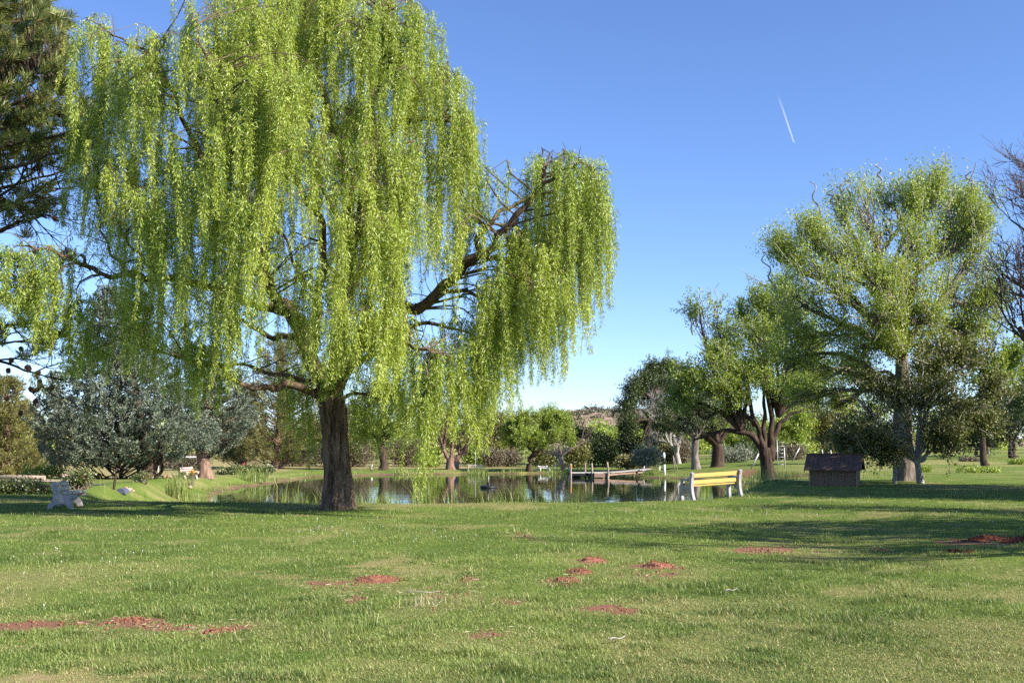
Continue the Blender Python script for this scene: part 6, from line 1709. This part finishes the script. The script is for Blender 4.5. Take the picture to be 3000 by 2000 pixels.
def posts_and_bits():
    def pole(px, Y, top, r, mat, name, label, cat, lean=0, sides=10):
        b = gp(px, Y); t = at(px + lean, top, Y)
        g = Geo(); g.tube(curve([b - np.array([0, 0, .2]), (b + t) / 2, t], 6), r, sides)
        return g, b, t
    # white marker post with hook and dark band
    b = gp(1945, 86); b[2] = max(b[2], WATER); t = at(1945, 1328, 86)
    root = thing('marker_post', 'white post with a dark band and small side arm on the right bank', 'post', b)
    g = Geo(); g.tube([b - np.array([0, 0, .2]), b + (t - b) * .5], .085, 12); g.tube([b + (t - b) * .78, t], .09, 12); g.ball(t, .09, 12, 8); g.build('pole', M['white'], root, b)
    g = Geo(); g.tube([b + (t - b) * .501, b + (t - b) * .779], .082, 12); g.build('dark_band', M['black'], root, b)
    g = Geo(); p = b + (t - b) * .88; g.tube([p, p + np.array([-.2, 0, .03])], .035, 8); g.build('side_arm', M['white'], root, b)
    # tripod stakes
    b = gp(1975, 88)
    root = thing('stake_tripod', 'two thin leaning stakes right of the white banded post', 'stake', b)
    for dx in (0, .28):
        g = Geo(); g.tube([b + np.array([dx, 0, -.1]), at(1972, 1334, 88)], .028, 8); g.build('stake', M['wood'], root, b)
    # pole by the far bench
    g, b, t = pole(1393, 95.5, 1322, .024, M['metal'], '', '', '')
    tag(g.build('thin_pole', M['metal'], origin=b), 'thin pale pole in front of the bench under the willow strands', 'pole')
    # red-white stake and short dark post on the left
    b = gp(345, 61); root = thing('road_marker', 'thin orange and white marker stake left of the broad juniper trunk', 'post', b)
    t = at(347, 1338, 61)
    g = Geo(); g.tube([b - np.array([0, 0, .1]), b + (t - b) * .45], .045, 10); g.tube([b + (t - b) * .62, t], .045, 10); g.build('pole', M['white'], root, b)
    g = Geo(); g.tube([b + (t - b) * .452, b + (t - b) * .618], .046, 10); g.build('orange_band', M['rust'], root, b)
    g, b, t = pole(341, 41.0, 1386, .045, M['dark_bark'], '', '', '')
    tag(g.build('short_post', M['dark_bark'], origin=b), 'short dark post at the end of the road, beside the half-round culvert', 'post')
    # half-round culvert end
    c = gp(361, 41.2); g = Geo()
    an = np.linspace(0, math.pi, 16); r = .19
    prof = [(r * math.cos(a), 0, r * math.sin(a) * 1.05) for a in an]
    g.poly_prism([np.array(p) + c for p in prof], np.array([0, 0, -.03]), np.array([0, .5, -.03]))
    tag(g.build('culvert', M['bluegrey'], origin=c, bevel=.01), 'dark blue-grey half-round culvert end at the edge of the grass', 'culvert')
    # rocks
    rng = np.random.default_rng(33)
    for k, (px, Y, r, m, lab) in enumerate(((378, 43, .09, 'redstone', 'leftmost pinkish rock of the row by the culvert'), (388, 43.3, .11, 'stone', 'second rock of the row by the culvert'), (398, 43.5, .08, 'redstone', 'rightmost small rock of the row by the culvert'), (196, 66, .22, 'redstone', 'reddish boulder in the straw grass left of the road marker'), (207, 64, .14, 'stone', 'pale boulder beside the reddish one'),
                                  (545, 57.5, .15, 'stone', 'round white stone under the left of the pale stone bench'), (562, 57.2, .15, 'stone', 'round white stone in front of the pale stone bench'), (490, 60, .16, 'redstone', 'dark stone left of the pale stone bench'), (503, 60, .15, 'redstone', 'second dark stone left of the pale stone bench'))):
        c = gp(px, Y); g = Geo(); g.ball(c + np.array([0, 0, r * .35]), (r, r * .8, r * .62), 14, 9, 0, .5, .35, k)
        tag(g.build('rock', M[m], origin=c), lab, 'rock', 'rocks along the left bank')
    # white rail beyond
    Y = 74; root = thing('white_rail', 'long white rail on two posts seen between the two junipers', 'rail', gp(530, Y))
    b0 = gp(470, Y); b1 = gp(600, Y); o = gp(530, Y); zr = at(530, 1338, Y)[2]
    g = Geo(); g.tube([[b0[0], Y, zr], [b1[0], Y, zr]], .035, 8); g.build('bar', M['white'], root, o)
    for bb in (b0, b1):
        g = Geo(); g.tube([bb, [bb[0], Y, zr]], .04, 8); g.build('post', M['white'], root, o)
    # ladder and slanting poles
    Y = 82; b = gp(2282, Y)
    root = thing('ladder', 'pale steel ladder standing upright behind the wide old tree', 'ladder', b)
    t = at(2284, 1288, Y)
    for dx, rr in ((0, .035), (.52, .09)):
        g = Geo(); g.tube([b + np.array([dx - .2, 0, -.1]), np.array([t[0] + dx - .2, Y, t[2] if dx == 0 else at(2284, 1310, Y)[2]])], rr if dx == 0 else .05, 8); g.build('rail', M['metal'], root, b)
    for k in range(7):
        g = Geo(); z = b[2] + .25 + k * .27; g.tube([[b[0] - .2, Y, z], [b[0] + .32, Y, z]], .02, 6); g.build('rung', M['metal'], root, b)
    Y = 84; a = gp(2196, Y); c = at(2224, 1325, Y)
    g = Geo(); g.tube([a, c], .06, 8); g.tube([gp(2226, Y), at(2226, 1318, Y)], .035, 8)
    tag(g.build('slanting_brace', M['metal'], origin=a), 'pale slanting pole leaning to an upright, left of the wide old tree', 'brace')
    Y = 100; a = at(2320, 1336, Y); c = at(2342, 1312, Y)
    g = Geo(); a[2] = g1(a[0], Y); g.tube([a, c], .05, 8)
    tag(g.build('slanting_pole', M['metal'], origin=a), 'thin slanting pole in the brush right of the ladder', 'pole')
    # post row
    for px, lab in ((2408, 'left one of two thin white posts above the shed roof'), (2433, 'right one of two thin white posts above the shed roof')):
        g, b, t = pole(px, 98, 1314, .045, M['white'], '', '', '')
        tag(g.build('fence_post', M['white'], origin=b), lab, 'post', 'thin posts beyond the shed')
    g, b, t = pole(1090, 100, 1360, .08, M['white'], '', '', ''); tag(g.build('white_post', M['white'], origin=b), 'short white post on far bank left of the shady tree trunk', 'post')
    # wire fence at far right
    Y = 118; xs = np.arange(34, 75, 4.2); o = np.array([50, Y, g1(50, Y)])
    root = thing('wire_fence', 'long wire fence on thin posts along the far edge of the right field', 'fence', o)
    for x in xs:
        g = Geo(); z = g1(x, Y); g.tube([[x, Y, z - .1], [x, Y, z + 1.2]], .035, 6); g.build('post', M['wood'], root, o)
    g = Geo()
    for h in (.4, .8, 1.15): g.tube(np.array([[x, Y - .05, g1(x, Y) + h] for x in xs]), .004, 4)
    g.build('wire', M['metal'], root, o)
    # kerb log and road at the left
    c = gp(30, 52); g = Geo(); g.tube(np.array([gp(-60, 52) + np.array([0, 0, .1]), gp(40, 51.5) + np.array([0, 0, .12]), gp(140, 51) + np.array([0, 0, .1])]), .1, 10)
    tag(g.build('log_kerb', M['wood'], origin=c), 'grey log lying along the far side of the road at the left edge', 'log')
    for nm, ya, yb, xa, xb, m, lift, lab in (('road', 40.4, 42.4, -40, -15.3, 'asphalt', .02, 'narrow purple-grey asphalt road end behind the left bench'), ('path', 45.5, 50, -48, -19.0, 'pathsand', .02, 'pinkish sandy drive beyond the road')):
        g = Geo(); xs = np.linspace(xa, xb, 60); ys = np.linspace(ya, yb, 12)
        X, Yy = np.meshgrid(xs, ys); Yy = Yy + .25 * np.sin(X * .35)
        Z = gz(X.ravel(), Yy.ravel()) + lift
        i = np.arange(11)[:, None] * 60 + np.arange(59)[None, :]
        g.add(np.stack([X.ravel(), Yy.ravel(), Z], 1), np.stack([i, i + 1, i + 61, i + 60], -1).reshape(-1, 4), 0, .5, True)
        tag(g.build(nm, M[m]), lab, kind='structure')


M['pathsand'] = mat_plain('sandy_path', (0.44, 0.33, 0.25), 0.95, 0.15, 9.0, 0.3)
posts_and_bits()


def hedges():
    def rose(px, Y, lobes, label, seed, ncl, fl=20, L=.075):
        b = gp(px, Y)
        rt = bush('rose_bush', label, 'bush', b, lobes, Y, M['rose_leaf'], seed, ncl=ncl, per=20, sig=.11, L=L, W=L * .6, up=.3, stems=30, group='rose bushes and low hedges')
        rng = np.random.default_rng(seed + 1)
        c, r = lobe_list(lobes, Y); g = Geo()
        for k in range(fl):
            i = rng.integers(len(c)); d = norm(np.array([rng.normal(), -abs(rng.normal()), abs(rng.normal()) * .5])); p = c[i] + d * r[i] * .98
            for q in range(5): g.leaves((p + rng.normal(0, .012, 3))[None], rng.normal(size=(1, 3)), .05, .045, rng.uniform(), 0, rng)
        if fl: g.build('flower', M['rose_flower'], rt, b)
    rose(40, 35.0, [(-40, 1432, 60, 22), (30, 1432, 50, 24), (90, 1430, 45, 24), (130, 1436, 22, 20)], 'long low rose hedge at the left edge behind the concrete bench', 501, 330, 10)
    rose(236, 38.5, [(225, 1402, 26, 18), (250, 1398, 20, 22), (205, 1412, 14, 12)], 'red-tinged rose bush right of the concrete bench', 502, 120, 12)
    rose(412, 47, [(408, 1402, 12, 8), (420, 1398, 10, 8)], 'small dark rose bush left of the broad juniper trunk', 503, 40, 4)
    rose(710, 78, [(660, 1382, 26, 12), (700, 1378, 30, 14), (750, 1376, 30, 14), (785, 1376, 18, 12)], 'long clipped green hedge behind the pond, left of the wispy pine', 504, 260, 0, .12)
    b = gp(725, 80)
    bush('azalea_bush', 'bush with pink-red blossom behind the clipped hedge', 'bush', b, [(712, 1364, 8, 4), (738, 1364, 9, 4)], 80, M['rose_flower'], 505, 10, 12, .1, .08, .06, stems=8)
    b = gp(564, 58)
    bush('marigold_clump', 'clump of yellow-orange flowers beside the pale stone bench', 'flowers', b, [(565, 1382, 4, 5), (560, 1386, 4, 4)], 58, M['yellow_flower'], 506, 12, 14, .06, .06, .05, stems=6)
    # rough green weeds in the right field
    for k, (px, Y, rx, lab) in enumerate(((2870, 66, 70, 'wide low patch of dark weeds in the right field'), (2700, 68, 24, 'small dark weed patch beside the big right trunk'), (2980, 88, 20, 'bright tall weeds at the far right of the field'), (2840, 100, 26, 'dry brown weeds at the far fence'))):
        b = gp(px, Y); c = at(px, 1290 + (EYE - b[2]) * F / Y - 4, Y)
        py = 1290 + (EYE - b[2]) * F / Y
        bush('weed_patch', lab, 'weeds', b, [(px - rx * .4, py - 3, rx * .6, 4), (px + rx * .4, py - 3, rx * .6, 5)], Y, M['mid_leaf' if k < 3 else 'brush_leaf'], 520 + k, 90, 20, .14, .13, .07, stems=6, depth=1.0)


hedges()


# ------------------------------------------------------------------ hill and sky marks
def hill():
    D0 = 520.0
    px = np.linspace(900, 2700, 150)
    ridge = np.interp(px, [900, 1250, 1380, 1450, 1560, 1640, 1690, 1760, 1820, 1900, 2100, 2400, 2700], [1275, 1262, 1238, 1228, 1216, 1205, 1201, 1200, 1199, 1203, 1225, 1262, 1282])
    rows = np.linspace(0, 1, 70)
    V = []
    for j, t in enumerate(rows):
        Yd = D0 - 260 + 260 * t
        x = (px - 1500) / F * D0
        ztop = EYE + (1290 - ridge) / F * D0
        z = -1.5 + (ztop + 1.5) * (t ** 1.15)
        bump = (fbm(x * .03, np.full_like(x, Yd * .03), 81, 4) - .5) * 4.0 * sstep(0, .3, t) * (1 - .6 * t)
        V.append(np.stack([x, np.full_like(x, Yd), z + bump], 1))
    for t in (.15, .5, 1):
        V.append(np.stack([(px - 1500) / F * D0, np.full_like(px, D0 + 120 * t), (EYE + (1290 - ridge) / F * D0) * (1 - t) - 2 * t], 1))
    n = 150; k = len(V)
    i = np.arange(k - 1)[:, None] * n + np.arange(n - 1)[None, :]
    g = Geo(); g.add(np.vstack(V), np.stack([i, i + 1, i + n + 1, i + n], -1).reshape(-1, 4), 0, .5, True)
    m, nt, N, L = new_mat('hillside')
    geo = nd(nt, 'ShaderNodeNewGeometry')
    n1 = nd(nt, 'ShaderNodeTexNoise', inp={'Scale': .09, 'Detail': 6, 'Roughness': .7}); L.new(geo.outputs['Position'], n1.inputs['Vector'])
    r = nd(nt, 'ShaderNodeValToRGB'); r.color_ramp.elements[0].position = .38; r.color_ramp.elements[1].position = .62
    r.color_ramp.elements[0].color = (0.17, 0.13, 0.085, 1); r.color_ramp.elements[1].color = (0.40, 0.29, 0.22, 1); L.new(n1.outputs['Fac'], r.inputs['Fac'])
    p = nd(nt, 'ShaderNodeBsdfPrincipled', inp={'Roughness': 1.0, 'Specular IOR Level': 0}); L.new(r.outputs[0], p.inputs['Base Color'])
    o = nd(nt, 'ShaderNodeOutputMaterial'); L.new(p.outputs[0], o.inputs[0])
    tag(g.build('hill', m), kind='structure', label='dry tan hillside dotted with dark scrub beyond the pond')
    rng = np.random.default_rng(83)
    VV = np.vstack(V[:70]).reshape(70, n, 3)
    cc = []; tt = []
    for q in range(950):
        j = int(rng.uniform(.12, .999) * 69); a = rng.uniform(0, n - 2); ii = int(a)
        c = VV[j, ii] + (VV[j, ii + 1] - VV[j, ii]) * (a - ii)
        if fbm(c[0] * .035, c[1] * .035, 88, 3) < .44 and rng.uniform() < .85: continue
        s = rng.uniform(.5, 1.5); kk = 7
        cc.append(c + rng.normal(size=(kk, 3)) * np.array([1.1, .8, .35]) * s + np.array([0, 0, .6 * s])); tt.append(np.full(kk, rng.uniform(0, .9)))
    g = Geo(); cluster_leaves(g, np.vstack(cc), rng, 9, .55, 1.0, .6, .2, tint=np.concatenate(tt))
    tag(g.build('hill_scrub', M['hillscrub']), 'dark scrub scattered over the hillside', 'scrub', kind='stuff')


M['hillscrub'] = mat_leaf('hill_scrub', (0.06, 0.065, 0.035), (0.15, 0.14, 0.08), trans=.15)
hill()


def contrail():
    m, nt, N, L = new_mat('vapour')
    d = nd(nt, 'ShaderNodeBsdfDiffuse', inp={'Color': (.95, .95, .95, 1)}); t = nd(nt, 'ShaderNodeBsdfTransparent')
    a = nd(nt, 'ShaderNodeAttribute', attribute_name='tint')
    mx = nd(nt, 'ShaderNodeMixShader'); L.new(a.outputs['Fac'], mx.inputs[0]); L.new(t.outputs[0], mx.inputs[1]); L.new(d.outputs[0], mx.inputs[2])
    o = nd(nt, 'ShaderNodeOutputMaterial'); L.new(mx.outputs[0], o.inputs[0])
    Y = 5200.0
    a = at(2326, 418, Y); b = at(2278, 275, Y)
    n = 24; t_ = np.linspace(0, 1, n)
    g = Geo()
    for off in (-2.2, 2.2):
        P = a + (b - a) * t_[:, None] + np.array([off, 0, 0])
        for i in range(n - 1):
            g.tube(P[i:i + 2], [.9 + 2.6 * t_[i], .9 + 2.6 * t_[i + 1]], 6, 0, float(.30 * (1 - t_[i]) ** 1.2), cap=False)
    tag(g.build('contrail', m, origin=a), 'thin white vapour trail high in the blue sky at right', 'vapour trail')


contrail()

# ------------------------------------------------------------------ light, sky, camera
w = bpy.data.worlds.new('World'); SC.world = w; w.use_nodes = True
nt = w.node_tree; nt.nodes.clear()
sky = nt.nodes.new('ShaderNodeTexSky'); sky.sky_type = 'NISHITA'; sky.sun_disc = False
sky.sun_elevation = SUN_EL; sky.sun_rotation = math.pi / 2 - SUN_AZ
sky.altitude = 1400; sky.air_density = 1.0; sky.dust_density = 0.0; sky.ozone_density = 4.0
bg = nt.nodes.new('ShaderNodeBackground'); bg.inputs['Strength'].default_value = 0.09
out = nt.nodes.new('ShaderNodeOutputWorld')
mxs = nt.nodes.new('ShaderNodeMix'); mxs.data_type = 'RGBA'; mxs.blend_type = 'MULTIPLY'; mxs.inputs['Factor'].default_value = 1; mxs.inputs['B'].default_value = (.90, .955, 1.16, 1)
nt.links.new(sky.outputs[0], mxs.inputs['A']); nt.links.new(mxs.outputs['Result'], bg.inputs[0]); nt.links.new(bg.outputs[0], out.inputs[0])

ld = bpy.data.lights.new('Sun', 'SUN'); ld.energy = 5.0; ld.angle = math.radians(.53); ld.color = (1.0, .93, .82)
lo = bpy.data.objects.new('Sun', ld); COL.objects.link(lo)
lo.rotation_euler = Vector(-TO_SUN).to_track_quat('-Z', 'Y').to_euler()

cd = bpy.data.cameras.new('Camera'); co = bpy.data.objects.new('Camera', cd); COL.objects.link(co)
cd.sensor_width = 36; cd.lens = F / 3000 * 36; cd.clip_start = .1; cd.clip_end = 20000
co.location = (0, 0, EYE); co.rotation_euler = (math.pi / 2 + TILT, 0, 0)
SC.camera = co
SC.view_settings.view_transform = 'Standard'; SC.view_settings.look = 'None'; SC.view_settings.exposure = 1.15; SC.view_settings.gamma = 1
SC.render.engine = 'CYCLES'
cy = SC.cycles
cy.max_bounces = 6; cy.diffuse_bounces = 3; cy.glossy_bounces = 3; cy.transmission_bounces = 4; cy.transparent_max_bounces = 12
cy.caustics_reflective = False; cy.caustics_refractive = False
cy.use_denoising = False
print('faces', STAT)
